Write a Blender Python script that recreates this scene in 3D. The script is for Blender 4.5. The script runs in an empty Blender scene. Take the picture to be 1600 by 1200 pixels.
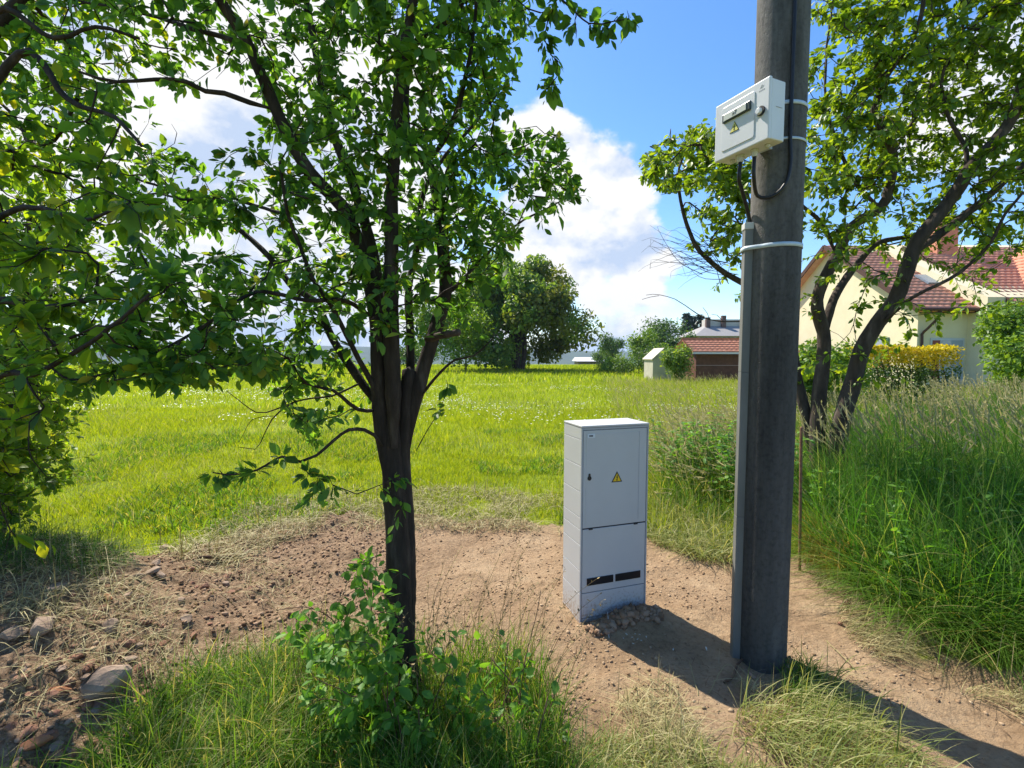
import bpy, bmesh, math, random
import numpy as np
from mathutils import Vector, Matrix

random.seed(7)
rng = np.random.default_rng(7)
R = math.radians
scene = bpy.context.scene
C = scene.collection

# ------------------------------------------------------------------ camera
F, PITCH, ROLL, EYE = 754.09, R(3.3837), R(.1397), 1.6
FW = np.array([0, math.cos(PITCH), -math.sin(PITCH)])
U0 = np.array([0, math.sin(PITCH), math.cos(PITCH)])
X0 = np.array([1., 0, 0])
XR = math.cos(ROLL) * X0 + math.sin(ROLL) * U0
UP = -math.sin(ROLL) * X0 + math.cos(ROLL) * U0
cam = bpy.data.cameras.new("camera")
cam.sensor_width = 36
cam.sensor_fit = 'HORIZONTAL'
cam.lens = F / 1600 * 36
cam.clip_start = .05
cam.clip_end = 20000
camo = bpy.data.objects.new("camera", cam)
C.objects.link(camo)
M = Matrix((XR, UP, -FW)).transposed().to_4x4()
M.translation = (0, 0, EYE)
camo.matrix_world = M
scene.camera = camo

# ------------------------------------------------------------------ light
SUN_AZ, SUN_EL = R(40.5), R(52)          # azimuth to the left of +Y
sd = Vector((-math.sin(SUN_AZ) * math.cos(SUN_EL), math.cos(SUN_AZ) * math.cos(SUN_EL), math.sin(SUN_EL)))
sun = bpy.data.lights.new("sun", 'SUN')
sun.energy = 5.0
sun.angle = R(.5)
sun.color = (1, .93, .82)
so = bpy.data.objects.new("sun", sun)
so.rotation_euler = (-sd).to_track_quat('-Z', 'Y').to_euler()
C.objects.link(so)
scene.view_settings.view_transform = 'Standard'
scene.view_settings.look = 'None'
scene.view_settings.exposure = .82
scene.view_settings.gamma = 1
scene.render.engine = 'CYCLES'
scene.cycles.max_bounces = 8
scene.cycles.diffuse_bounces = 4
scene.cycles.transmission_bounces = 5
scene.cycles.caustics_reflective = False
scene.cycles.caustics_refractive = False


def ray(px, py):
    return FW + (px - 800) / F * XR + (600 - py) / F * UP


def at(px, py, Y):
    d = ray(px, py)
    return np.array([0, 0, EYE]) + Y / d[1] * d


def G(px, py, z=0.):
    d = ray(px, py)
    return np.array([0, 0, EYE]) + (z - EYE) / d[2] * d


# sky: Nishita with cumulus clouds by direction
w = bpy.data.worlds.new("World")
scene.world = w
w.use_nodes = True
nt = w.node_tree
nt.nodes.clear()
N = nt.nodes.new
L = nt.links.new
wo = N('ShaderNodeOutputWorld')
sky = N('ShaderNodeTexSky')
sky.sky_type = 'NISHITA'
sky.sun_disc = False
sky.sun_elevation = SUN_EL
sky.sun_rotation = -SUN_AZ
sky.air_density = 1.0
sky.dust_density = .4
sky.ozone_density = 3.0
hs = N('ShaderNodeHueSaturation')
hs.inputs['Saturation'].default_value = 1.25
hs.inputs['Hue'].default_value = .505
L(sky.outputs[0], hs.inputs['Color'])
bsky = N('ShaderNodeBackground')
bsky.inputs['Strength'].default_value = .14
L(hs.outputs[0], bsky.inputs['Color'])
tc = N('ShaderNodeTexCoord')


def wm(op, a, b=None, c=None, clamp=False):
    m = N('ShaderNodeMath')
    m.operation = op
    m.use_clamp = clamp
    for i, v in enumerate((a, b, c)):
        if v is None:
            continue
        if isinstance(v, (int, float)):
            m.inputs[i].default_value = v
        else:
            L(v, m.inputs[i])
    return m.outputs[0]


def cloud_noise(shift, scale, detail):
    mp = N('ShaderNodeMapping')
    mp.inputs['Location'].default_value = shift
    mp.inputs['Scale'].default_value = (1, 1, 1.5)
    L(tc.outputs['Generated'], mp.inputs['Vector'])
    n = N('ShaderNodeTexNoise')
    n.inputs['Scale'].default_value = scale
    n.inputs['Detail'].default_value = detail
    n.inputs['Roughness'].default_value = .56
    L(mp.outputs[0], n.inputs['Vector'])
    return n.outputs[0]


SH = (3.1, 1.7, .4)
n1 = cloud_noise(SH, 4.5, 12)
n2 = cloud_noise((SH[0] - sd.x * .045, SH[1] - sd.y * .045, SH[2] - sd.z * .09), 4.5, 7)
bias = None
# (px, py, angular radius, weight)
for (px, py, rad, wt) in [(900, 250, .16, .30), (980, 330, .15, .26), (860, 180, .07, .20), (1000, 205, .07, .20), (940, 440, .20, .10),
                          (1040, 500, .25, .12), (420, 220, .35, .25), (200, 420, .4, .20), (560, 480, .25, .16), (350, 90, .22, .12),
                          (1480, 240, .12, .16), (1440, 60, .10, .12), (1580, 170, .12, .14), (1000, 60, .30, -.30), (1130, 150, .16, -.22),
                          (1120, 330, .12, -.10), (970, 440, .05, -.12), (1080, 445, .06, -.12), (1550, 400, .12, -.22), (1100, 20, .30, -.22), (180, 60, .2, -.06), (300, 300, .12, -.14), (500, 330, .12, -.12), (140, 480, .12, -.12), (905, 455, .06, -.10), (None, None, .75, -.5)]:
    d = Vector(ray(px, py)).normalized() if px is not None else Vector((.1, -.8, .45)).normalized()   # unseen sky behind the camera, clouds removed there to cut the fill light
    dp = N('ShaderNodeVectorMath')
    dp.operation = 'DOT_PRODUCT'
    dp.inputs[1].default_value = d
    L(tc.outputs['Generated'], dp.inputs[0])
    t = wm('MULTIPLY', wm('POWER', wm('MAXIMUM', dp.outputs['Value'], .001), 2 / rad ** 2), wt)
    bias = t if bias is None else wm('ADD', bias, t)
dens = wm('ADD', n1, bias)
mask = N('ShaderNodeMapRange')
mask.interpolation_type = 'SMOOTHERSTEP'
mask.inputs['From Min'].default_value = .535
mask.inputs['From Max'].default_value = .66
L(dens, mask.inputs['Value'])
lit = wm('MULTIPLY', wm('SUBTRACT', n1, n2), 5.5)
lit = wm('ADD', lit, .62)
thick = N('ShaderNodeMapRange')
thick.inputs['From Min'].default_value = .60
thick.inputs['From Max'].default_value = .95
thick.inputs['To Min'].default_value = .18
thick.inputs['To Max'].default_value = -.12
L(dens, thick.inputs['Value'])
lit = wm('ADD', lit, thick.outputs[0], clamp=True)
cr = N('ShaderNodeValToRGB')
cr.color_ramp.elements[0].color = (.56, .68, .90, 1)
cr.color_ramp.elements[1].color = (1, 1, 1, 1)
cr.color_ramp.elements[0].position = .1
cr.color_ramp.elements[1].position = .8
L(lit, cr.inputs[0])
bcl = N('ShaderNodeBackground')
bcl.inputs['Strength'].default_value = .60
L(cr.outputs[0], bcl.inputs['Color'])
mx = N('ShaderNodeMixShader')
L(mask.outputs[0], mx.inputs[0])
L(bsky.outputs[0], mx.inputs[1])
L(bcl.outputs[0], mx.inputs[2])
L(mx.outputs[0], wo.inputs['Surface'])


# ------------------------------------------------------------------ helpers
def tag(o, label=None, cat=None, group=None, kind=None):
    if label: o['label'] = label
    if cat: o['category'] = cat
    if group: o['group'] = group
    if kind: o['kind'] = kind
    return o


def empty(name, loc, label, cat, group=None, rz=0):
    o = bpy.data.objects.new(name, None)
    o.empty_display_size = .1
    o.location = Vector(loc)
    o.rotation_euler = (0, 0, rz)
    C.objects.link(o)
    return tag(o, label, cat, group)


def link(name, me, mat, parent=None, smooth=False):
    o = bpy.data.objects.new(name, me)
    if mat:
        for m in (mat if isinstance(mat, list) else [mat]):
            me.materials.append(m)
    C.objects.link(o)
    if parent is not None:
        o.parent = parent
    if smooth:
        me.polygons.foreach_set('use_smooth', [True] * len(me.polygons))
    return o


def npmesh(name, V, faces, mat, parent=None, smooth=False, local=None, attr=None):
    """faces: list of int arrays (n,3) or (n,4); V in world space; local = origin to subtract"""
    V = np.asarray(V, dtype=np.float32)
    if local is not None:
        V = V - np.asarray(local, dtype=np.float32)
    faces = [np.asarray(f) for f in faces if len(f)]
    me = bpy.data.meshes.new(name)
    me.vertices.add(len(V))
    me.vertices.foreach_set('co', V.ravel())
    nl = sum(f.size for f in faces)
    nf = sum(len(f) for f in faces)
    me.loops.add(nl)
    me.loops.foreach_set('vertex_index', np.concatenate([f.ravel() for f in faces]).astype(np.int32))
    me.polygons.add(nf)
    st, cur = [], 0
    for f in faces:
        k = f.shape[1]
        st.append(cur + np.arange(len(f)) * k)
        cur += f.size
    me.polygons.foreach_set('loop_start', np.concatenate(st).astype(np.int32))
    me.update(calc_edges=True)
    me.validate()
    if attr:
        for an, av in attr.items():
            a = me.attributes.new(an, 'FLOAT', 'POINT')
            a.data.foreach_set('value', np.asarray(av, dtype=np.float32))
    return link(name, me, mat, parent, smooth)


class MB:
    """collects boxes / prisms into one mesh"""
    def __init__(s): s.b = bmesh.new()

    def box(s, x0, x1, y0, y1, z0, z1):
        m = Matrix.Translation(((x0 + x1) / 2, (y0 + y1) / 2, (z0 + z1) / 2)) @ Matrix.Diagonal((x1 - x0, y1 - y0, z1 - z0, 1))
        bmesh.ops.create_cube(s.b, size=1, matrix=m)
        return s

    def prism(s, pts, thick, frame):
        """pts 2D outline, frame: function (u, v, w) -> Vector"""
        a = [s.b.verts.new(frame(u, v, 0)) for u, v in pts]
        b = [s.b.verts.new(frame(u, v, thick)) for u, v in pts]
        n = len(pts)
        s.b.faces.new(a[::-1])
        s.b.faces.new(b)
        for i in range(n):
            s.b.faces.new((a[i], a[(i + 1) % n], b[(i + 1) % n], b[i]))
        return s

    def cyl(s, p, q, r0, r1=None, n=16):
        p, q = Vector(p), Vector(q)
        d = q - p
        m = Matrix.Translation((p + q) / 2) @ d.to_track_quat('Z', 'Y').to_matrix().to_4x4()
        bmesh.ops.create_cone(s.b, cap_ends=True, segments=n, radius1=r0, radius2=r0 if r1 is None else r1, depth=d.length, matrix=m)
        return s

    def hexa(s, c):
        """8 corners: bottom 4 ccw, top 4 ccw"""
        v = [s.b.verts.new(p) for p in c]
        for f in ((3, 2, 1, 0), (4, 5, 6, 7), (0, 1, 5, 4), (1, 2, 6, 5), (2, 3, 7, 6), (3, 0, 4, 7)):
            s.b.faces.new([v[i] for i in f])
        return s

    def build(s, name, mat, parent=None, bevel=0, seg=2, smooth=False):
        bmesh.ops.recalc_face_normals(s.b, faces=s.b.faces)
        me = bpy.data.meshes.new(name)
        s.b.to_mesh(me)
        s.b.free()
        o = link(name, me, mat, parent, smooth)
        if bevel:
            b = o.modifiers.new('bevel', 'BEVEL')
            b.width = bevel
            b.segments = seg
            b.limit_method = 'ANGLE'
        return o


def tube(P, rad, sides=8, cap=True, base=0, twist=0.):
    P = np.asarray(P, float)
    n = len(P)
    rad = np.broadcast_to(np.asarray(rad, float), (n,))
    T = np.gradient(P, axis=0)
    T /= np.linalg.norm(T, axis=1)[:, None] + 1e-9
    ref = np.array([.31, .87, .38]) if abs(T[0] @ np.array([.31, .87, .38])) < .8 else np.array([.9, -.3, .3])
    A = np.cross(T, ref)
    A /= np.linalg.norm(A, axis=1)[:, None] + 1e-9
    B = np.cross(T, A)
    a = np.arange(sides) * 2 * np.pi / sides + twist
    V = P[:, None] + rad[:, None, None] * (np.cos(a)[None, :, None] * A[:, None] + np.sin(a)[None, :, None] * B[:, None])
    V = V.reshape(-1, 3)
    i = np.arange(n - 1)[:, None] * sides
    k = np.arange(sides)[None]
    k2 = (k + 1) % sides
    q = np.stack([i + k, i + k2, i + sides + k2, i + sides + k], -1).reshape(-1, 4) + base
    t = np.zeros((0, 3), int)
    if cap:
        V = np.vstack([V, P[-1:] + T[-1:] * rad[-1] * .6])
        e = (n - 1) * sides
        t = np.stack([e + np.arange(sides), e + (np.arange(sides) + 1) % sides, np.full(sides, len(V) - 1)], -1) + base
    return V, q, t


class Tubes:
    def __init__(s): s.V, s.q, s.t, s.n = [], [], [], 0

    def add(s, P, rad, sides=8, cap=True):
        V, q, t = tube(P, rad, sides, cap, s.n)
        s.V.append(V); s.q.append(q); s.t.append(t); s.n += len(V)

    def build(s, name, mat, parent=None, local=None, smooth=True):
        return npmesh(name, np.vstack(s.V), [np.vstack(s.q), np.vstack(s.t)], mat, parent, smooth, local)


def spline(P, step):
    P = np.asarray(P, float)
    if len(P) == 2:
        n = max(2, int(np.linalg.norm(P[1] - P[0]) / step))
        return P[0] + (P[1] - P[0]) * np.linspace(0, 1, n + 1)[:, None]
    Q = np.vstack([2 * P[0] - P[1], P, 2 * P[-1] - P[-2]])
    out = []
    for i in range(1, len(Q) - 2):
        n = max(1, int(np.linalg.norm(Q[i + 1] - Q[i]) / step))
        t = (np.arange(n) / n)[:, None]
        a, b, c, d = Q[i - 1], Q[i], Q[i + 1], Q[i + 2]
        out.append(.5 * (2 * b + (c - a) * t + (2 * a - 5 * b + 4 * c - d) * t ** 2 + (3 * b - a - 3 * c + d) * t ** 3))
    out.append(P[-1:])
    return np.vstack(out)


def vnoise(x, y, seed=0):
    """2D value noise 0..1, vectorised"""
    xi, yi = np.floor(x).astype(np.int64), np.floor(y).astype(np.int64)
    fx, fy = x - xi, y - yi
    fx, fy = fx * fx * (3 - 2 * fx), fy * fy * (3 - 2 * fy)

    def h(a, b):
        n = (a * 374761393 + b * 668265263 + seed * 2147483647) & 0xffffffff
        n = ((n ^ (n >> 13)) * 1274126177) & 0xffffffff
        return ((n ^ (n >> 16)) & 0xffff) / 65535.
    return (h(xi, yi) * (1 - fx) + h(xi + 1, yi) * fx) * (1 - fy) + (h(xi, yi + 1) * (1 - fx) + h(xi + 1, yi + 1) * fx) * fy


def fbm(x, y, o=4, seed=0):
    s, a, t = 0, 1., 0
    for i in range(o):
        s = s + a * vnoise(x * 2 ** i + 17 * i, y * 2 ** i + 5 * i, seed + i)
        t += a
        a *= .5
    return s / t


def inpoly(x, y, poly):
    r = np.zeros(x.shape, bool)
    n = len(poly)
    for i in range(n):
        x1, y1 = poly[i]
        x2, y2 = poly[(i + 1) % n]
        if y1 == y2: continue
        c = ((y1 > y) != (y2 > y)) & (x < (x2 - x1) * (y - y1) / (y2 - y1) + x1)
        r ^= c
    return r


def gp(*pts):
    return [tuple(G(a, b)[:2]) for a, b in pts]


DIRT = gp((-60, 890), (120, 884), (240, 890), (330, 850), (430, 814), (560, 808), (870, 814), (1010, 830), (1060, 850), (1140, 864), (1250, 868),
          (1290, 885), (1330, 930), (1400, 985), (1470, 1030), (1600, 1085)) + [(4.5, 1.6), (4.5, -2), (-6, -2), (-6, 3.2)]


def sm(a, b, x):
    t = np.clip((x - a) / (b - a), 0, 1)
    return t * t * (3 - 2 * t)


def dirtmask(x, y):
    jx = (fbm(x * 2.5, y * 2.5, 3, 5) - .5) * .55
    jy = (fbm(x * 2.5, y * 2.5, 3, 9) - .5) * .55
    return inpoly(x + jx, y + jy, DIRT).astype(float)


def terrain(x, y):
    x, y = np.asarray(x, float), np.asarray(y, float)
    z = (fbm(x * .25, y * .25, 3, 1) - .5) * .10 * sm(3, 10, y)
    near = 1 - sm(5, 8, np.hypot(x, y))
    loose = sm(-.2, -1.6, x)
    z = z + near * ((fbm(x * 1.3, y * 1.3, 3, 2) - .5) * .06 + (fbm(x * 7, y * 7, 4, 3) - .5) * (.042 + .05 * loose) + .012 * np.maximum(0, fbm(x * 16, y * 13, 2, 23) - .52) * (1.5 + 4 * loose))
    z = z + .46 * np.exp(-(((x + 2.95) / .75) ** 2 + ((y - 2.75) / .62) ** 2))       # heap on the left
    z = z + .26 * np.exp(-(((x + 2.25) / .5) ** 2 + ((y - 2.05) / .55) ** 2)) * (.7 + .6 * fbm(x * 3, y * 3, 3, 77))
    z = z + .075 * np.exp(-(((x - .72) / .22) ** 2 + ((y - (2.80 + .33 * (x - .66))) / .09) ** 2))        # loose soil in front of the cabinet
    z = z + .10 * sm(2.2, 3.4, x - .25 * (y - 3)) * (1 - sm(10, 16, y))
    far = sm(70, 900, np.hypot(x, y))
    z = z - far * 62
    d = np.hypot(x, y)
    hills = sm(1500, 2500, d) * (92 + 30 * (fbm(x / 700., y / 700., 3, 4) - .5) + 14 * (fbm(x / 160., y / 160., 3, 14) - .5))
    a = np.arctan2(x, y)
    hills = hills * (1.0 + .16 * sm(.1, -.6, a) - .10 * sm(.0, .3, a))
    return z + hills


# ------------------------------------------------------------------ materials
def mat(name, base=(.5, .5, .5), rough=.6, spec=.4, metal=0):
    m = bpy.data.materials.new(name)
    m.use_nodes = True
    b = m.node_tree.nodes['Principled BSDF']
    b.inputs['Base Color'].default_value = (*base, 1)
    b.inputs['Roughness'].default_value = rough
    b.inputs['Specular IOR Level'].default_value = spec
    b.inputs['Metallic'].default_value = metal
    return m


def nd(m, t, **kw):
    n = m.node_tree.nodes.new(t)
    for k, v in kw.items():
        if k in n.inputs:
            n.inputs[k].default_value = v
        else:
            setattr(n, k, v)
    return n


def lk(m, a, b): m.node_tree.links.new(a, b)


def ramp(m, fac, stops):
    r = nd(m, 'ShaderNodeValToRGB')
    e = r.color_ramp.elements
    while len(e) < len(stops): e.new(.5)
    for i, (p, c) in enumerate(stops):
        e[i].position = p
        e[i].color = (*c, 1)
    lk(m, fac, r.inputs[0])
    return r.outputs[0]


def noise(m, scale, detail=6, rough=.55, sc=(1, 1, 1), coord='Object'):
    t = nd(m, 'ShaderNodeTexCoord')
    mp = nd(m, 'ShaderNodeMapping')
    mp.inputs['Scale'].default_value = sc
    lk(m, t.outputs[coord], mp.inputs[0])
    n = nd(m, 'ShaderNodeTexNoise')
    n.inputs['Scale'].default_value = scale
    n.inputs['Detail'].default_value = detail
    n.inputs['Roughness'].default_value = rough
    lk(m, mp.outputs[0], n.inputs['Vector'])
    return n.outputs[0]


def noisy(name, stops, scale, rough=.8, bump=.3, bdist=.01, sc=(1, 1, 1), detail=8, spec=.3, bscale=None):
    m = mat(name, (1, 1, 1), rough, spec)
    b = m.node_tree.nodes['Principled BSDF']
    n = noise(m, scale, detail, .6, sc)
    lk(m, ramp(m, n, stops), b.inputs['Base Color'])
    if bump:
        bp = nd(m, 'ShaderNodeBump')
        bp.inputs['Strength'].default_value = bump
        bp.inputs['Distance'].default_value = bdist
        lk(m, noise(m, bscale or scale * 3, 8, .65, sc), bp.inputs['Height'])
        lk(m, bp.outputs[0], b.inputs['Normal'])
    return m


def foliage(name, stops, trans, tfac=.45, rough=.45, spec=.35):
    """leaf or blade material: reflecting side colours by island + light passing through"""
    m = mat(name, (1, 1, 1), rough, spec)
    b = m.node_tree.nodes['Principled BSDF']
    g = nd(m, 'ShaderNodeNewGeometry')
    col = ramp(m, g.outputs['Random Per Island'], stops)
    lk(m, col, b.inputs['Base Color'])
    tr = nd(m, 'ShaderNodeBsdfTranslucent')
    mul = nd(m, 'ShaderNodeMix', data_type='RGBA', blend_type='MULTIPLY')
    mul.inputs['Factor'].default_value = 1
    lk(m, col, mul.inputs['A'])
    mul.inputs['B'].default_value = (*trans, 1)
    lk(m, mul.outputs['Result'], tr.inputs['Color'])
    ms = nd(m, 'ShaderNodeMixShader')
    ms.inputs[0].default_value = tfac
    lk(m, b.outputs[0], ms.inputs[1])
    lk(m, tr.outputs[0], ms.inputs[2])
    lk(m, ms.outputs[0], m.node_tree.nodes['Material Output'].inputs['Surface'])
    return m


T = (2.6, 2.3, .9)
LEAF_MAIN = foliage('leaf_green', [(0, (.045, .11, .03)), (.35, (.07, .17, .035)), (.75, (.11, .24, .04)), (.96, (.17, .30, .04)), (1, (.24, .22, .04))], (2.4, 2.2, .7), .46, .5, .3)
LEAF_LEFT = foliage('leaf_green_yellow', [(0, (.055, .12, .025)), (.5, (.10, .20, .028)), (.9, (.17, .27, .03)), (1, (.26, .28, .03))], (3.0, 2.5, .45), .52, .5, .3)
LEAF_RIGHT = foliage('leaf_light', [(0, (.07, .14, .02)), (.6, (.12, .21, .025)), (1, (.20, .28, .03))], (2.6, 2.2, .5), .48, .42, .4)
LEAF_SHRUB = foliage('leaf_fresh', [(0, (.06, .15, .025)), (.6, (.11, .25, .035)), (1, (.18, .33, .05))], (2.2, 2.1, .6), .42, .5, .3)
LEAF_WALNUT = foliage('leaf_walnut', [(0, (.07, .14, .03)), (.6, (.14, .24, .04)), (1, (.24, .32, .06))], (2.0, 1.8, .7), .42)
LEAF_FAR = foliage('leaf_far', [(0, (.04, .09, .02)), (.6, (.07, .14, .03)), (1, (.12, .2, .035))], (1.8, 1.7, .7), .35)
LEAF_LIME = foliage('leaf_lime', [(0, (.08, .16, .02)), (.6, (.14, .25, .03)), (1, (.2, .32, .04))], (1.8, 1.6, .5), .4)
LEAF_YELLOW = foliage('leaf_yellow', [(0, (.35, .33, .02)), (.6, (.62, .52, .025)), (1, (.78, .64, .03))], (1.2, 1.1, .5), .4)
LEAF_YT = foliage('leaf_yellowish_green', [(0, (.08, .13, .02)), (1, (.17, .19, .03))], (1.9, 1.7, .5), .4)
NEEDLE = foliage('needles', [(0, (.015, .04, .025)), (1, (.035, .07, .04))], (1, 1, 1), .1)
GRASS = foliage('grass_meadow', [(0, (.14, .21, .012)), (.5, (.20, .28, .013)), (.9, (.25, .33, .02)), (1, (.38, .38, .1))], (2.1, 1.8, .5), .5, .5, .25)
GRASS_MID = foliage('grass_meadow_mid', [(0, (.15, .22, .014)), (.6, (.22, .30, .018)), (.93, (.27, .34, .03)), (1, (.42, .40, .16))], (2.0, 1.8, .5), .5, .6, .2)
GRASS_TALL = foliage('grass_tall', [(0, (.03, .08, .014)), (.5, (.055, .145, .02)), (.88, (.11, .22, .03)), (1, (.28, .28, .11))], (1.6, 1.8, .6), .40, .6, .12)
GRASS_FRESH = foliage('grass_fresh', [(0, (.05, .12, .018)), (.5, (.10, .21, .025)), (.85, (.16, .28, .04)), (.9, (.3, .3, .1)), (1, (.42, .36, .17))], (2.0, 1.8, .6), .45, .55, .2)
GRASS_PALE = foliage('grass_pale', [(0, (.14, .20, .04)), (.5, (.24, .28, .08)), (1, (.46, .42, .2))], (1.5, 1.4, .7), .4, .5, .3)
SEED = foliage('seed_heads', [(0, (.26, .27, .12)), (.6, (.42, .40, .22)), (1, (.55, .50, .33))], (1.3, 1.2, .9), .4, .7, .1)
STRAW = foliage('straw', [(0, (.20, .18, .07)), (.5, (.36, .31, .14)), (1, (.52, .46, .25))], (1, 1, .8), .2, .6, .25)
STALK = foliage('dry_stalk', [(0, (.16, .11, .05)), (1, (.33, .25, .11))], (1, 1, .8), .2, .6, .25)
PETAL = foliage('petals', [(0, (.7, .72, .62)), (1, (.85, .85, .8))], (1, 1, 1), .3)
BARK = noisy('bark', [(.3, (.018, .013, .010)), (.55, (.045, .032, .024)), (.8, (.12, .095, .075))], 22, .9, .9, .012, (1, 1, .22), bscale=60)
BARK_R = noisy('bark_grey', [(.3, (.03, .022, .017)), (.55, (.075, .055, .042)), (.8, (.17, .135, .105))], 14, .9, .8, .015, (1, 1, .3), bscale=40)
WOOD = noisy('cut_wood', [(.3, (.18, .07, .03)), (.8, (.36, .18, .08))], 30, .8, .5, .004)
STICK = noisy('dead_wood', [(.3, (.08, .045, .028)), (.8, (.2, .12, .07))], 20, .9, .6, .004)
STONE = noisy('stone_beige', [(.25, (.17, .115, .08)), (.5, (.30, .215, .155)), (.8, (.42, .33, .25))], 9, .9, .7, .01)
STONE_R = noisy('stone_red', [(.25, (.14, .065, .04)), (.55, (.27, .14, .09)), (.8, (.4, .25, .17))], 9, .9, .7, .01)
BRICKS = noisy('brick_orange', [(.3, (.28, .11, .05)), (.8, (.45, .21, .10))], 12, .9, .5, .006)


# ------------------------------------------------------------------ ground
def axis(segs):
    out = []
    for a, b, s in segs:
        out.append(np.arange(a, b, s))
    return np.concatenate(out)


def geom(a, b, r, s0):
    o, s = [a], s0
    while o[-1] < b:
        o.append(o[-1] + s)
        s *= r
    return np.array(o)


xr = geom(4.2, 9000, 1.13, .05)
xl = -geom(4.2, 9000, 1.13, .05)[::-1]
xs = np.concatenate([xl, np.arange(-4.17, 4.19, .026), xr])
ys = np.concatenate([-geom(.6, 3000, 1.5, .2)[::-1], np.arange(-.5, 1.45, .1), np.arange(1.5, 5.6, .026), geom(5.63, 12000, 1.07, .06)])
gx, gy = np.meshgrid(xs, ys)
gz = terrain(gx, gy)
nx, ny = len(xs), len(ys)
idx = np.arange(nx * ny).reshape(ny, nx)
q = np.stack([idx[:-1, :-1], idx[:-1, 1:], idx[1:, 1:], idx[1:, :-1]], -1).reshape(-1, 4)
dm = dirtmask(gx, gy)
dist = np.hypot(gx, gy)
fm = sm(900, 1500, dist)
loose = sm(.2, -1.8, gx) * dm
GM = mat('ground', (1, 1, 1), .95, .15)
b = GM.node_tree.nodes['Principled BSDF']


def gattr(nm):
    a = nd(GM, 'ShaderNodeAttribute')
    a.attribute_name = nm
    return a.outputs['Fac']


n_a = noise(GM, 1.9, 12, .72)
n_b = noise(GM, 38, 6, .7)
soil = ramp(GM, n_a, [(.30, (.24, .155, .088)), (.5, (.36, .245, .145)), (.72, (.47, .345, .215))])
soilr = ramp(GM, n_b, [(.3, (.15, .095, .055)), (.5, (.27, .18, .11)), (.7, (.40, .29, .185))])
mixs = nd(GM, 'ShaderNodeMix', data_type='RGBA')
lk(GM, gattr('loose'), mixs.inputs['Factor'])
lk(GM, soil, mixs.inputs['A'])
lk(GM, soilr, mixs.inputs['B'])
spk = nd(GM, 'ShaderNodeMix', data_type='RGBA', blend_type='MULTIPLY')
spk.inputs['Factor'].default_value = .75
lk(GM, mixs.outputs['Result'], spk.inputs['A'])
lk(GM, ramp(GM, n_b, [(.32, (.55, .5, .46)), (.48, (.92, .92, .92)), (.7, (1.12, 1.1, 1.08))]), spk.inputs['B'])
n_g = noise(GM, .35, 8, .6)
grs = ramp(GM, n_g, [(.3, (.13, .18, .014)), (.5, (.20, .26, .02)), (.7, (.27, .30, .035))])
m1 = nd(GM, 'ShaderNodeMix', data_type='RGBA')
lk(GM, gattr('dirt'), m1.inputs['Factor'])
lk(GM, grs, m1.inputs['A'])
lk(GM, spk.outputs['Result'], m1.inputs['B'])
n_f = noise(GM, .012, 8, .6)
fst = ramp(GM, n_f, [(.4, (.03, .05, .02)), (.6, (.05, .075, .025)), (.66, (.09, .12, .04))])
m2 = nd(GM, 'ShaderNodeMix', data_type='RGBA')
lk(GM, gattr('forest'), m2.inputs['Factor'])
lk(GM, m1.outputs['Result'], m2.inputs['A'])
lk(GM, fst, m2.inputs['B'])
lk(GM, m2.outputs['Result'], b.inputs['Base Color'])
bp = nd(GM, 'ShaderNodeBump')
bp.inputs['Strength'].default_value = 1.0
bp.inputs['Distance'].default_value = .035
lk(GM, noise(GM, 22, 12, .72), bp.inputs['Height'])
lk(GM, bp.outputs[0], b.inputs['Normal'])
g = npmesh('ground', np.stack([gx, gy, gz], -1).reshape(-1, 3), [q], GM, smooth=True,
           attr={'dirt': dm.ravel(), 'forest': fm.ravel(), 'loose': loose.ravel()})
tag(g, kind='structure')


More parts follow.
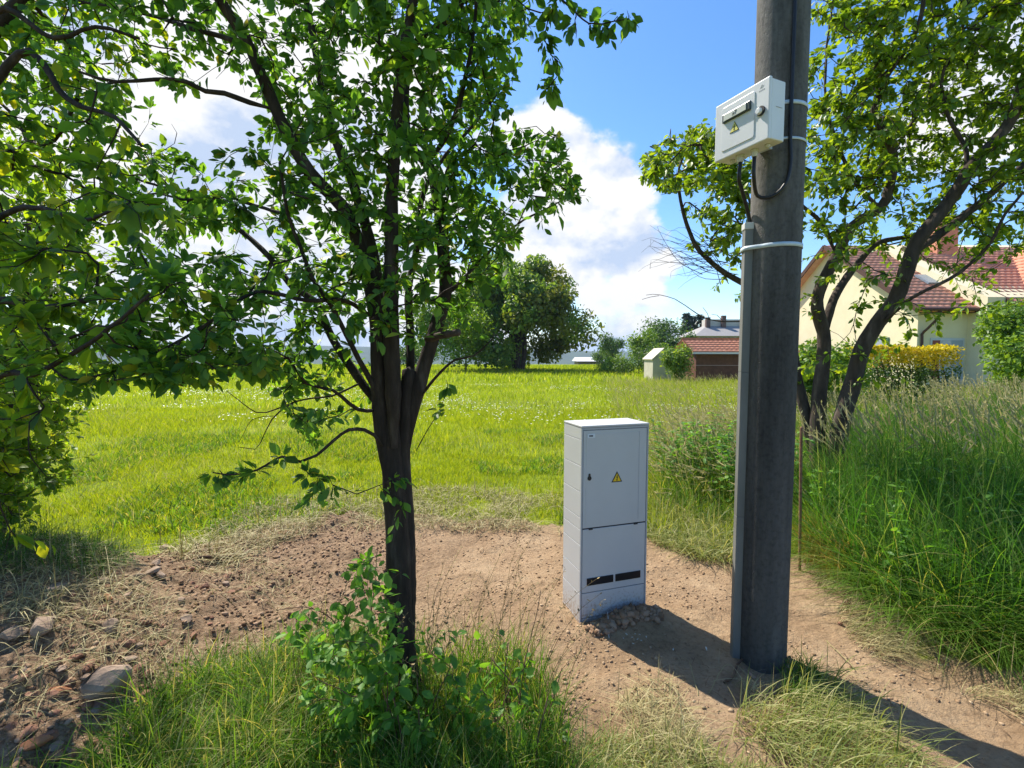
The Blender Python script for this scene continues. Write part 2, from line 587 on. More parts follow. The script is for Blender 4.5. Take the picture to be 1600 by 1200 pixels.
# ------------------------------------------------------------------ grass
def blades(name, x, y, h, wd, mt, lean=.35, leandir=None, segs=3, z=None, droop=1.0, label=None, heads=None, headmat=None, dirspread=math.pi, parent=None, cat='grass', headscale=1.):
    n = len(x)
    z0 = (terrain(x, y) - .01) if z is None else z
    if leandir is None:
        a = rng.uniform(0, 2 * np.pi, n)
    else:
        a = leandir + rng.normal(0, dirspread, n)
    D = np.stack([np.cos(a), np.sin(a), np.zeros(n)], -1)
    ln = np.clip(rng.normal(lean, lean * .45, n), .02, 3)[:, None]
    base = np.stack([x, y, z0], -1)
    up = np.array([0, 0, 1.])
    wa = rng.uniform(0, np.pi, n)
    Wd = np.stack([np.cos(wa), np.sin(wa), np.zeros(n)], -1) * wd[:, None] * .5
    norm = np.sqrt(1 + ln ** 2)
    V, ts = [], np.linspace(0, 1, segs + 1)

    def cpos(t):
        zc = t - droop * .35 * (ln * t ** 2.2) / norm
        return base + h[:, None] * ((up * zc) + D * (ln * t ** 1.8)) / norm
    for t in ts[:-1]:
        c = cpos(t)
        ww = Wd * (1 - .75 * t ** 2)
        V += [c - ww, c + ww]
    V.append(cpos(1.))
    V = np.stack(V, 1)
    k = V.shape[1]
    o = (np.arange(n) * k)[:, None]
    q = np.concatenate([o + np.array([2 * i, 2 * i + 1, 2 * i + 3, 2 * i + 2]) for i in range(segs - 1)], 0)
    t3 = o + np.array([2 * segs - 2, 2 * segs - 1, 2 * segs])
    V = V.reshape(-1, 3)
    ob = npmesh(name, V, [q, t3], mt, parent)
    if label is not None: tag(ob, label, cat, kind='stuff')
    if heads is not None:
        s = rng.random(n) < heads
        tip, pre = cpos(1.)[s], cpos(.82)[s]
        d = tip - pre
        m = len(tip)
        hl = (h[s] * .13 + .02)[:, None] * headscale
        d = d / (np.linalg.norm(d, axis=1)[:, None] + 1e-9)
        VV, qq = [], []
        r1 = rng.normal(0, 1, (m, 3))
        A = np.cross(d, r1)
        A /= np.linalg.norm(A, axis=1)[:, None]
        B = np.cross(d, A)
        for kk, (P, Q) in enumerate(((A, B), (B, A))):
            wv = hl * .045
            pts = [tip - d * hl * .5, tip + P * wv, tip + d * hl, tip - P * wv]
            VV.append(np.stack(pts, 1))
        # small spikelets
        for kk in range(8):
            c = tip - d * hl * .6 + d * hl * rng.uniform(0, 1.4, (m, 1))
            e = (A * np.cos(kk * 1.3) + B * np.sin(kk * 1.3)) * hl * rng.uniform(.06, .2, (m, 1)) + d * hl * .2
            s2 = np.cross(e, d) * .22
            VV.append(np.stack([c, c + e * .5 + s2, c + e, c + e * .5 - s2], 1))
        VV = np.concatenate(VV, 0)
        oo = (np.arange(len(VV)) * 4)[:, None] + np.arange(4)
        hob = npmesh('seed_head', VV.reshape(-1, 3), [oo], headmat or SEED, ob)
        tag(hob, kind='stuff')
    return ob


def scatter(n, x0, x1, y0, y1, fn=None):
    X, Y = [], []
    tot = 0
    for _ in range(60):
        x = rng.uniform(x0, x1, n)
        y = rng.uniform(y0, y1, n)
        k = np.abs(x) < 1.16 * np.maximum(y, 0) + .5
        if fn is not None: k &= fn(x, y)
        X.append(x[k]); Y.append(y[k]); tot += k.sum()
        if tot >= n: break
    return np.concatenate(X)[:n], np.concatenate(Y)[:n]


BANK = gp((1262, 872), (1300, 900), (1345, 945), (1410, 985), (1480, 1020), (1600, 1062)) + [(4.2, 1.9), (7, 3), (13, 9), (11, 11), (5.6, 8.2), (3.2, 5.0)]
BANK2 = [tuple(p) for p in gp((1030, 815), (1150, 835), (1250, 845))] + [(3.6, 6.0), (5.8, 9), (3.6, 9.2), (2.1, 6.8)]
inbank = lambda x, y: inpoly(x, y, BANK)
inbank2 = lambda x, y: inpoly(x, y, BANK2)


def polyfn(poly, thr=0, sc=2., sd_=3):
    return lambda x, y: inpoly(x, y, poly) & (fbm(x * sc, y * sc, 3, sd_) > thr)


# meadow
fn = lambda x, y: (dirtmask(x, y) < .5) & ~inbank(x, y) & (rng.random(x.shape) < .25 + 1.1 * fbm(x * .9, y * .9, 3, 8) - .35 * (fbm(x * 5, y * 5, 2, 18) > .6))
x, y = scatter(95000, -6.5, 6.5, 3.2, 7.5, fn)
hh = rng.uniform(.05, .13, len(x)) * (.5 + fbm(x * 1.2, y * 1.2, 3, 12)) * (1 + 1.2 * sm(.4, .9, x) * sm(8, 5, y))
blades('grass', x, y, hh, rng.uniform(.003, .007, len(x)), GRASS, .5, label='short yellow-green mown grass along the edge of the bare soil')
x, y = scatter(95000, -16, 9, 7.3, 14, fn)
hh = rng.uniform(.09, .18, len(x)) * (.5 + fbm(x * .8, y * .8, 3, 12))
blades('grass', x, y, hh, rng.uniform(.006, .013, len(x)), GRASS, .45, segs=2, label='bright yellow-green meadow grass behind the cabinet')
x, y = scatter(80000, -34, 26, 13.5, 28, lambda x, y: ~inbank(x, y))
hh = rng.uniform(.14, .26, len(x)) * (.6 + .8 * fbm(x * .4, y * .4, 3, 12)) * (1 + .8 * sm(3, 8, x))
blades('grass', x, y, hh, rng.uniform(.014, .026, len(x)), GRASS_MID, .45, segs=2, heads=.10, headscale=1.0, label='meadow grass halfway across the field')
x, y = scatter(80000, -90, 70, 27, 75, None)
hh = rng.uniform(.25, .5, len(x)) * (.6 + .8 * fbm(x * .15, y * .15, 3, 12))
blades('grass', x, y, hh, rng.uniform(.04, .08, len(x)), GRASS_MID, .4, segs=2, heads=.06, label='longer grass at the far end of the field')
# pale waving grass right part of the field
f2 = lambda x, y: (x > .17 * y + .6) & (x < .8 * y) & (fbm(x * .5, y * .5, 3, 21) > .42) & ~inbank(x, y)
x, y = scatter(3800, 1, 14, 8.5, 26, f2)
blades('tall_grass', x, y, rng.uniform(.45, .8, len(x)), rng.uniform(.004, .009, len(x)), GRASS_PALE, .45, leandir=math.pi, dirspread=1., segs=3, heads=.8,
       label='pale feathery grass with seed heads between the cabinet and the shed')
# green leafy weeds patch tufts in the meadow (darker)
f3 = lambda x, y: (dirtmask(x, y) < .5) & (fbm(x * .9, y * .9, 3, 33) > .55) & ~inbank(x, y)
x, y = scatter(26000, -7, 4, 4.2, 10, f3)
blades('grass', x, y, rng.uniform(.08, .19, len(x)), rng.uniform(.008, .016, len(x)), GRASS_FRESH, .8, segs=3, label='darker green leafy patches in the mown meadow')

# duller seeding grass and weeds sprinkled through the meadow
f4 = lambda x, y: (dirtmask(x, y) < .5) & ~inbank(x, y) & (fbm(x * .6, y * .6, 3, 91) > .47)
x, y = scatter(9000, -12, 8, 4.2, 16, f4)
blades('grass', x, y, rng.uniform(.12, .30, len(x)), rng.uniform(.003, .008, len(x)), GRASS_PALE, .7, segs=3, heads=.35, label='duller seeding grass stems sprinkled through the meadow')
# white flowers
m = 2600
x, y = scatter(m, -14, 10, 10, 24, lambda x, y: (fbm(x * .33, y * .33, 3, 41) > .55) & (rng.random(x.shape) < 1.6 * fbm(x * 1.7, y * 1.7, 2, 43) ** 2))
zf = terrain(x, y) + rng.uniform(.14, .26, len(x))
r_ = rng.uniform(.009, .026, len(x))
ang = np.arange(6) * np.pi / 3
V = np.stack([x, y, zf], -1)[:, None] + r_[:, None, None] * np.stack([np.cos(ang), np.sin(ang), .25 * np.cos(3 * ang)], -1)[None]
V = np.concatenate([V, (np.stack([x, y, zf + r_ * .3], -1))[:, None]], 1)
o = (np.arange(len(x)) * 7)[:, None]
tt = np.concatenate([o + np.array([i, (i + 1) % 6, 6]) for i in range(6)], 0)
tag(npmesh('wild_flowers', V.reshape(-1, 3), [tt], PETAL), 'small white wild flowers sprinkled over the meadow', 'flowers', kind='stuff')

# right bank, tall
n = 44000
x, y = scatter(n, 1.9, 13, 2.0, 11, inbank)
hh = rng.uniform(.55, 1.18, len(x)) * (.55 + .45 * sm(.0, .9, (x - 1.4) * .6 + (y - 2.6) * .35)) * (.72 + .5 * fbm(x * 1.1, y * 1.1, 3, 51))
blades('tall_grass', x, y, hh, rng.uniform(.004, .010, len(x)), GRASS_TALL, .95, segs=4, heads=None, label='dense deep green tall grass covering the bank right of the pole')
x, y = scatter(1300, 2.6, 13, 3.3, 11, lambda x, y: inbank(x, y) & (y > 4.2) & (fbm(x * 1.3, y * 1.3, 3, 58) > .42))
hh = rng.uniform(.85, 1.2, len(x)) * (.8 + .3 * fbm(x, y, 3, 55))
blades('tall_grass', x, y, hh, rng.uniform(.003, .005, len(x)), GRASS_PALE, .28, leandir=math.pi * .9, dirspread=.9, segs=4, heads=.95, label='grass stems with pale seed heads standing above the green bank')
# grass flopping over at the front of the bank
x, y = scatter(3000, 2, 4.5, 1.8, 4.5, lambda x, y: inbank(x, y) & ~inbank(x - .26, y - .16))
blades('tall_grass', x, y, rng.uniform(.35, .95, len(x)), rng.uniform(.003, .007, len(x)), GRASS_FRESH, 1.3, leandir=R(240), dirspread=.75, segs=6, droop=1.9,
       label='long green blades flopping from the bank onto the bare soil')
# bank between the cabinet and the pole
x, y = scatter(17000, 1.2, 6, 4, 9.5, inbank2)
hh = rng.uniform(.3, .85, len(x)) * (.55 + .6 * fbm(x * 1.4, y * 1.4, 3, 61)) * (.5 + .5 * sm(4.3, 5.2, y))
blades('tall_grass', x, y, hh, rng.uniform(.004, .010, len(x)), GRASS_FRESH, .6, segs=4, label='rough green grass between the cabinet and the pole')
x, y = scatter(2300, 1.2, 6, 4.7, 9.5, inbank2)
blades('tall_grass', x, y, rng.uniform(.55, .98, len(x)), rng.uniform(.003, .005, len(x)), GRASS_PALE, .6, leandir=math.pi, dirspread=.6, segs=5, droop=1.5, heads=.95,
       label='arching pale seed grass behind the gap between cabinet and pole')
# yellow dying grass beside the rod
x, y = scatter(1100, 2.1, 3.2, 3.2, 4.4, polyfn(gp((1255, 850), (1300, 850), (1345, 930), (1320, 935), (1255, 880))))
blades('dry_grass', x, y, rng.uniform(.2, .5, len(x)), rng.uniform(.004, .008, len(x)), foliage('grass_yellow', [(0, (.16, .18, .03)), (1, (.45, .34, .08))], (1.3, 1.1, .6), .4), .6, segs=4,
       label='yellow withered grass beside the rusty rod', cat='grass')

# foreground tufts
FGL = gp((120, 1210), (190, 1150), (330, 1065), (420, 1040), (520, 1010), (600, 1040), (640, 1100), (700, 1180), (900, 1210)) + [(.3, 1.5), (-1.8, 1.5)]
x, y = scatter(9000, -2.2, .6, 1.4, 2.9, polyfn(FGL, .30, 3))
blades('grass', x, y, rng.uniform(.10, .34, len(x)), rng.uniform(.003, .0065, len(x)), GRASS_FRESH, .9, segs=4, label='fresh green grass tuft in front of the small tree')
x, y = scatter(1300, -2.2, .6, 1.4, 2.9, polyfn(FGL, .45, 3))
blades('grass', x, y, rng.uniform(.2, .42, len(x)), rng.uniform(.0025, .005, len(x)), GRASS_PALE, 1.0, segs=5, leandir=R(-20), dirspread=1., label='longer pale blades over the grass in front of the small tree')
x, y = scatter(3600, -.8, .5, 1.3, 2.4, polyfn(gp((600, 1040), (660, 1000), (740, 985), (810, 1030), (850, 1090), (880, 1150), (880, 1300), (560, 1300)), .3, 3))
blades('grass', x, y, rng.uniform(.12, .42, len(x)), rng.uniform(.0025, .0055, len(x)), GRASS_FRESH, .5, segs=4, label='upright fresh grass growing among the suckers right of the trunk')
FGR = gp((1150, 1120), (1225, 1075), (1262, 1035), (1300, 1060), (1345, 1120), (1420, 1180), (1480, 1300), (1100, 1300))
x, y = scatter(1500, .9, 2.2, 1.2, 2.6, polyfn(FGR, .46, 4))
blades('grass', x, y, rng.uniform(.12, .34, len(x)), rng.uniform(.003, .006, len(x)), GRASS_PALE, 1.4, segs=5, leandir=R(-50), dirspread=.85, droop=1.7, label='flattened pale green tuft pointing away from the foot of the pole')
x, y = scatter(420, 1.2, 2.0, 1.9, 2.6, polyfn(gp((1222, 1095), (1225, 1040), (1262, 1030), (1290, 1062), (1270, 1100)), 0))
blades('grass', x, y, rng.uniform(.05, .17, len(x)), rng.uniform(.002, .005, len(x)), GRASS_FRESH, .7, segs=4, label='small bright green tuft at the foot of the pole')
FGB = gp((860, 1185), (950, 1150), (1100, 1130), (1200, 1140), (1200, 1300), (860, 1300))
x, y = scatter(2600, .1, 1.3, 1.2, 2.1, polyfn(FGB, .40, 3))
blades('grass', x, y, rng.uniform(.06, .2, len(x)), rng.uniform(.003, .005, len(x)), GRASS_PALE, 1.5, segs=4, droop=1.6, label='matted short grass at the bottom of the picture left of the pole shadow')
# straw lying about
def straw(n, poly, lab, thr=.4, hmin=.06, hmax=.25, mt=None, lean=2.6, ld=None, spread=math.pi, wid=(.002, .0045), zoff=.006):
    P = np.array(poly)
    x, y = scatter(n, P[:, 0].min(), P[:, 0].max(), P[:, 1].min(), P[:, 1].max(), polyfn(poly, thr, 3, 71))
    z = terrain(x, y) + rng.uniform(.002, .03, len(x))
    ob = blades('straw', x, y, rng.uniform(hmin, hmax, len(x)), rng.uniform(*wid, len(x)), mt or STRAW, lean, segs=4, droop=2.6, z=z, label=lab, cat='straw', leandir=ld, dirspread=spread)
    return ob
straw(7000, gp((250, 880), (330, 830), (420, 785), (620, 765), (880, 775), (1010, 805), (1010, 850), (870, 835), (560, 830), (440, 850), (380, 890), (300, 925)), 'dry cut grass along the far edge of the bare soil', .38, .08, .32, lean=2.0, wid=(.004, .008))
straw(5200, gp((1015, 780), (1150, 810), (1150, 885), (1100, 885), (1015, 850)), 'pale hay heaped between the cabinet and the pole', 0, .12, .42, GRASS_PALE, lean=1.4, wid=(.004, .008))
straw(1500, gp((1250, 880), (1330, 940), (1450, 1010), (1600, 1060), (1700, 1200), (1600, 1180), (1450, 1090), (1330, 1010)), 'straw spread over the soil below the right bank', .47, .1, .4, ld=R(-35), spread=.5)
straw(1700, gp((0, 880), (130, 880), (220, 960), (300, 1060), (200, 1150), (0, 1200)), 'dry grass hanging over the rubble heap', .3, .1, .3)
straw(700, gp((220, 900), (450, 880), (500, 980), (420, 1060), (250, 1180), (200, 1000)), 'scattered straw on the stony soil left of the tree', .4, .05, .2)
straw(1600, gp((330, 1040), (560, 980), (600, 1060), (400, 1200), (200, 1200)), 'yellowed cut grass at the edge of the front tuft', .3, .08, .25, GRASS_PALE)
straw(900, gp((1020, 1050), (1160, 1060), (1230, 1120), (1100, 1200), (850, 1200)), 'few dry blades on the soil in front of the cabinet shadow', .5, .06, .22)
straw(3600, [(-3.7, 2.5), (-2.9, 2.35), (-2.35, 2.65), (-2.45, 3.1), (-3.0, 3.35), (-3.8, 3.2)], 'long green and dry grass on top of the rubble heap', 0, .12, .34, GRASS_TALL, lean=1.5)
straw(1300, [(-3.3, 2.1), (-2.5, 1.9), (-2.1, 2.3), (-2.3, 3.0), (-2.9, 3.1)], 'grey dry grass matted over the front of the rubble heap', .3, .1, .3)


# broken roots and bits of stem lying about on the soil
nb = 700
x, y = scatter(nb, -1.5, 3.2, 1.6, 4.6, lambda x, y: (dirtmask(x, y) > .5) & (rng.random(x.shape) < fbm(x * 2, y * 2, 3, 66)))
blades('litter', x, y, rng.uniform(.02, .11, len(x)), rng.uniform(.002, .005, len(x)), foliage('litter', [(0, (.06, .035, .02)), (.5, (.16, .10, .06)), (1, (.45, .38, .24))], (1, 1, 1), .1, .8, .1), 3.0, segs=3, droop=2.7, z=terrain(x, y) + .004,
       label='bits of root and dry stem littering the bare soil', cat='litter')


# dry stalks in front of the tree
def arcs(name, spots, mt, label, hrange, cat):
    T_ = Tubes()
    heads = []
    for (bx, by) in spots:
        h = random.uniform(*hrange)
        a = random.uniform(-2.2, .6)
        ln = random.uniform(.1, .5) * h
        z0 = float(terrain(bx, by)) - .01
        pts = []
        for i in range(9):
            t = i / 8
            pts.append((bx + math.cos(a) * ln * t ** 2.2 + random.gauss(0, .004), by + math.sin(a) * ln * t ** 2.2 * .6 + random.gauss(0, .004), z0 + h * (t - .12 * t ** 3)))
        T_.add(spline(pts, .05), np.linspace(.0016, .0007, len(spline(pts, .05))), 4)
        P = np.array(pts)
        for k in range(9):
            t = 1 - .28 * k / 9
            i = min(7, int(t * 8))
            p = P[i] + (P[i + 1] - P[i]) * (t * 8 - i)
            d = np.array([random.gauss(0, 1), random.gauss(0, 1), random.gauss(.8, .5)])
            d *= .017 / np.linalg.norm(d)
            s = np.cross(d, [0, 0, 1.]) * .28
            heads.append([p, p + d * .5 + s, p + d, p + d * .5 - s])
    ob = T_.build(name, mt)
    H = np.array(heads)
    oo = (np.arange(len(H)) * 4)[:, None] + np.arange(4)
    tag(npmesh('seed_head', H.reshape(-1, 3), [oo], mt, ob), kind='stuff')
    return tag(ob, label, cat, kind='stuff')


sp = [(random.uniform(-.42, .14), random.uniform(1.85, 2.45)) for _ in range(42)] + [(random.uniform(-1.05, -.5), random.uniform(1.9, 2.5)) for _ in range(22)] + \
     [(random.uniform(.1, .3), random.uniform(1.75, 1.95)) for _ in range(4)]
arcs('dry_stalks', sp, STALK, 'thin brown dry grass stalks rising around the small tree', (.45, .85), 'grass')


# ------------------------------------------------------------------ trees
def leaf_mesh(name, P, D, Nn, Ln, mt, parent, local=None, wr=.56, curl=.18):
    """pointed leaves: P base, D direction, Nn rough normal, Ln length"""
    n = len(P)
    D = D / (np.linalg.norm(D, axis=1)[:, None] + 1e-9)
    S = np.cross(D, Nn)
    S /= np.linalg.norm(S, axis=1)[:, None] + 1e-9
    Z = np.cross(S, D)
    L_ = Ln[:, None]
    cu = rng.uniform(-.3, 1, n)[:, None] * curl
    fo = rng.uniform(.1, .45, n)[:, None]
    hw = L_ * wr * .5 * rng.uniform(.8, 1.15, n)[:, None]

    def pt(t, s, z):
        return P + D * (L_ * t) + S * (hw * s) + Z * (hw * abs(s) * fo + z * L_ - cu * L_ * t * t)
    V = np.stack([pt(0, 0, 0), pt(.22, -.62, 0), pt(.22, .62, 0), pt(.34, 0, 0), pt(.52, -1, 0), pt(.52, 1, 0), pt(.68, 0, 0), pt(.80, -.6, 0), pt(.80, .6, 0), pt(1.0, 0, 0)], 1)
    o = (np.arange(n) * 10)[:, None]
    q = np.concatenate([o + np.array(f) for f in ((1, 4, 6, 3), (3, 6, 5, 2), (4, 7, 9, 6), (6, 9, 8, 5))], 0)
    t = np.concatenate([o + np.array(f) for f in ((0, 1, 3), (0, 3, 2))], 0)
    ob = npmesh(name, V.reshape(-1, 3), [q, t], mt, parent, True, local)
    return ob


class Tree:
    def __init__(s, name, base, label, cat='tree', group=None):
        s.o = empty(name, base, label, cat, group)
        s.base = np.array(base, float)
        s.P, s.D, s.par, s.R = [], [], [], []
        s.rs = 1.
        s.chains = []
        s.tr = Tubes()

    def limb(s, pts, r0, r1, sides=10, step=.05, wob=.0, grow=True):
        r0, r1 = r0 * s.rs, r1 * s.rs
        P = spline(pts, step)
        if wob:
            P = P + np.cumsum(rng.normal(0, wob, P.shape), 0) * np.linspace(0, 1, len(P))[:, None]
        rad = np.linspace(r0, r1, len(P)) * (1 + .10 * (rng.random(len(P)) - .5))
        al = np.concatenate([[0], np.cumsum(np.linalg.norm(np.diff(P, axis=0), axis=1))])
        if grow: rad = rad * (.42 + .58 * sm(0, 7 * rad[0] + .02, al))     # grows out of the stem it starts in
        s.tr.add(P, rad, sides)
        if grow:
            Dd = np.gradient(P, axis=0)
            Dd /= np.linalg.norm(Dd, axis=1)[:, None] + 1e-9
            b0 = len(s.P)
            for i in range(len(P)):
                if i < len(P) * .12: continue
                s.P.append(P[i]); s.D.append(Dd[i]); s.par.append(-1); s.R.append(rad[i])
        return P

    def grow(s, A, rt=.0016, pw=.42, maxr=.02, step=.07, jit=.012):
        A = np.asarray(A)
        P0 = np.array(s.P)
        d0 = np.array([np.min(((P0 - a) ** 2).sum(1)) for a in A])
        A = A[np.argsort(d0)]
        cap = len(s.P) + len(A) * 14 + 1000
        P = np.zeros((cap, 3)); D = np.zeros((cap, 3)); par = np.full(cap, -1); Rr = np.zeros(cap)
        n = len(s.P)
        P[:n] = P0; D[:n] = np.array(s.D); Rr[:n] = s.R
        nl = n
        tips = []
        for a in A:
            v = a - P[:n]
            d = np.sqrt((v ** 2).sum(1)) + 1e-6
            cs = (v * D[:n]).sum(1) / d
            cost = d * (1.5 - .5 * cs)
            cost[:nl] *= 1.06
            j = int(np.argmin(cost))
            dj = d[j]
            k = int(np.clip(dj / step, 2, 12))
            if n + k >= cap: break
            c = P[j] + D[j] * dj * .38 + np.array([0, 0, .06 * dj])
            t = (np.arange(1, k + 1) / k)[:, None]
            Q = (1 - t) ** 2 * P[j] + 2 * t * (1 - t) * c + t * t * a
            Q[:-1] += rng.normal(0, jit, (k - 1, 3))
            ids = np.arange(n, n + k)
            P[ids] = Q
            prev = np.vstack([P[j], Q[:-1]])
            dd = Q - prev
            D[ids] = dd / (np.linalg.norm(dd, axis=1)[:, None] + 1e-9)
            par[ids] = np.concatenate([[j], ids[:-1]])
            tips.append(n + k - 1)
            s.chains.append((j, ids))
            n += k
        cnt = np.zeros(n)
        for tnode in tips: cnt[tnode] += 1
        for i in range(n - 1, nl - 1, -1):
            if par[i] >= 0: cnt[par[i]] += cnt[i]
        rad = np.minimum(rt * np.maximum(cnt, 1) ** pw, maxr)
        rad[:nl] = Rr[:nl]
        s.Pa, s.Da = P[:n], D[:n]
        tw = Tubes()
        for j, ids in s.chains:
            pts = np.vstack([P[j], P[ids]])
            rr = np.concatenate([[min(rad[ids[0]] * 1.1, rad[j])], rad[ids]])
            rr[-1] *= .6
            tw.add(pts, rr, 5 if rr[0] > .004 else 4, cap=False if rr[-1] < .002 else True)
        s.tw = tw

    def leaves(s, per, size, mt, spread=.2, bare=0., wr=.56, droop=.35, skip=None, upb=1.0, name='crown'):
        Pp, Dd, Nn = [], [], []
        for ci, (j, ids) in enumerate(s.chains):
            if random.random() < bare: continue
            pts = np.vstack([s.Pa[j], s.Pa[ids]])
            if skip is not None and skip(pts[-1]): continue
            m = max(2, int(random.gauss(per, per * .3)))
            seg = np.linalg.norm(np.diff(pts, axis=0), axis=1)
            cl = np.concatenate([[0], np.cumsum(seg)])
            Lt = cl[-1]
            tt = Lt - np.minimum(rng.random(m) ** 1.4 * spread * 1.6, Lt * .95)
            pos = np.stack([np.interp(tt, cl, pts[:, k]) for k in range(3)], -1)
            d = pts[-1] - pts[-2]
            d = d / (np.linalg.norm(d) + 1e-9)
            r = rng.normal(0, 1, (m, 3))
            r -= (r @ d)[:, None] * d
            r /= np.linalg.norm(r, axis=1)[:, None] + 1e-9
            dir_ = r * .9 + d * .65 + np.array([0, 0, -droop]) * rng.random((m, 1)) * 2
            Pp.append(pos + dir_ * .012)
            Dd.append(dir_)
            Nn.append(rng.normal(0, .55, (m, 3)) + np.array([0, 0, upb]) + .4 * d)
        Pp, Dd, Nn = np.vstack(Pp), np.vstack(Dd), np.vstack(Nn)
        Ln = np.clip(rng.normal(size, size * .32, len(Pp)), size * .35, size * 1.9)
        return leaf_mesh(name, Pp, Dd, Nn, Ln, mt, s.o, s.base, wr)

    def finish(s, mt, tmat=None):
        if hasattr(s, 'tw') and s.tw.n:
            n0 = s.tr.n
            s.tr.V += s.tw.V
            s.tr.q += [q_ + n0 for q_ in s.tw.q]
            s.tr.t += [q_ + n0 for q_ in s.tw.t]
        s.tr.build('trunk', mt, s.o, s.base)


def cells(grid, x0, y0, cw, ch, scale, yfn, clump=.5, cs=2.2, seed=0):
    """grid rows of densities -> points in space, by where the crown stands; yfn gives the depth at a spot"""
    A = []
    for r, row in enumerate(grid):
        for c, v in enumerate(row):
            n = np.random.default_rng(seed + r * 31 + c).poisson(v * scale) if v else 0
            tries = 0
            k = 0
            while k < n and tries < n * 8:
                tries += 1
                px, py = x0 + (c + random.random()) * cw, y0 + (r + random.random()) * ch
                Y = yfn(px, py)
                p = at(px, py, Y)
                if clump:
                    f = fbm(np.array([p[0] * cs + p[2] * .7]), np.array([p[2] * cs + p[1] * 1.3]), 2, 90 + seed)[0]
                    if f < clump - .12 + random.uniform(-.1, .1): continue
                A.append(p)
                k += 1
    return np.array(A)


def T3(pts):
    return [at(a, b, c) for a, b, c in pts]


# --- the small tree in front ---
base = G(642, 1118)
base[2] = float(terrain(base[0], base[1]))
t = Tree('fruit_tree', base, 'small multi-stemmed fruit tree with dark bark standing in front of the bare soil')
t.rs = .80
t.limb(T3([(645, 1150, 2.06), (640, 1100, 2.07), (626, 1000, 2.09), (623, 930, 2.10), (622, 860, 2.10), (618, 780, 2.1), (612, 700, 2.1), (608, 640, 2.1), (606, 560, 2.1), (600, 490, 2.11)]), .086, .046, 16, .035, .0008, grow=False)
t.limb(T3([(640, 1120, 2.1), (633, 1000, 2.13), (636, 900, 2.14), (634, 800, 2.14), (630, 720, 2.14), (634, 650, 2.14), (640, 580, 2.15)]), .064, .036, 14, .035, .0008, grow=False)
t.limb(T3([(606, 760, 2.08), (600, 700, 2.08), (594, 620, 2.08), (592, 540, 2.08), (588, 490, 2.08), (575, 420, 2.05), (553, 355, 2.0), (535, 320, 1.97), (487, 270, 1.92), (455, 215, 1.88), (430, 165, 1.85), (405, 105, 1.82), (385, 60, 1.8), (345, 0, 1.76), (300, -80, 1.72)]), .050, .020, 12, .04, .0015)
t.limb(T3([(600, 720, 2.12), (597, 600, 2.14), (596, 500, 2.18), (590, 440, 2.2), (578, 380, 2.24), (550, 285, 2.3), (528, 230, 2.34), (510, 175, 2.38), (498, 110, 2.42), (487, 50, 2.45), (473, -20, 2.5), (455, -120, 2.55)]), .042, .014, 10, .04, .0015)
t.limb(T3([(616, 700, 2.06), (614, 600, 2.04), (611, 500, 2.03), (612, 400, 2.02), (612, 330, 2.0), (616, 260, 1.98), (620, 180, 1.96), (629, 100, 1.93), (646, 0, 1.9), (660, -100, 1.86)]), .048, .018, 12, .04, .0015)
t.limb(T3([(636, 700, 2.14), (645, 640, 2.14), (657, 590, 2.15), (672, 540, 2.17), (690, 480, 2.2), (696, 445, 2.2), (691, 395, 2.22), (688, 350, 2.25), (680, 300, 2.28), (668, 258, 2.3), (640, 228, 2.32), (632, 190, 2.33), (633, 130, 2.34), (646, 72, 2.36), (690, 42, 2.33), (722, 5, 2.3), (750, -60, 2.26)]), .046, .016, 12, .04, .0015)
t.limb(T3([(668, 255, 2.3), (690, 225, 2.26), (712, 180, 2.22), (727, 120, 2.2), (738, 60, 2.18), (745, -20, 2.15)]), .018, .009, 8, .04, .002)
t.limb(T3([(632, 130, 2.34), (628, 60, 2.4), (640, 10, 2.44), (655, -60, 2.5)]), .018, .008, 8, .04, .002)
t.limb(T3([(632, 700, 2.12), (637, 640, 2.14), (641, 590, 2.2), (642, 520, 2.28), (640, 450, 2.35), (655, 380, 2.42), (665, 300, 2.5), (700, 240, 2.58), (740, 200, 2.62), (780, 150, 2.66)]), .030, .008, 8, .05, .002)
t.limb(T3([(594, 640, 2.1), (560, 590, 2.16), (520, 530, 2.22), (492, 470, 2.28), (460, 450, 2.3), (420, 400, 2.36), (390, 370, 2.4), (350, 340, 2.44), (310, 300, 2.5), (260, 290, 2.55), (200, 270, 2.6)]), .026, .007, 8, .05, .002)
t.limb(T3([(596, 640, 2.07), (582, 600, 2.05), (560, 560, 2.0), (520, 480, 1.9), (492, 440, 1.84), (470, 385, 1.78), (452, 330, 1.72), (440, 250, 1.66)]), .016, .006, 7, .05, .002)
t.limb(T3([(425, 170, 1.85), (390, 160, 1.82), (350, 145, 1.8), (320, 142, 1.78), (290, 127, 1.76), (240, 124, 1.72), (180, 125, 1.68), (120, 110, 1.64)]), .014, .005, 7, .04, .002)
t.limb(T3([(382, 70, 1.8), (340, 55, 1.85), (290, 42, 1.9), (230, 22, 1.95), (165, 8, 2.0), (90, -10, 2.06)]), .013, .005, 7, .04, .002)
t.limb(T3([(480, 265, 1.92), (450, 330, 2.05), (400, 320, 2.1), (350, 305, 2.12), (290, 310, 2.15), (230, 300, 2.2), (190, 330, 2.25)]), .012, .004, 6, .04, .002)
t.limb(T3([(588, 500, 2.06), (540, 470, 1.9), (480, 470, 1.75), (400, 455, 1.62), (330, 500, 1.52), (260, 540, 1.46), (190, 570, 1.42)]), .013, .004, 7, .04, .002)
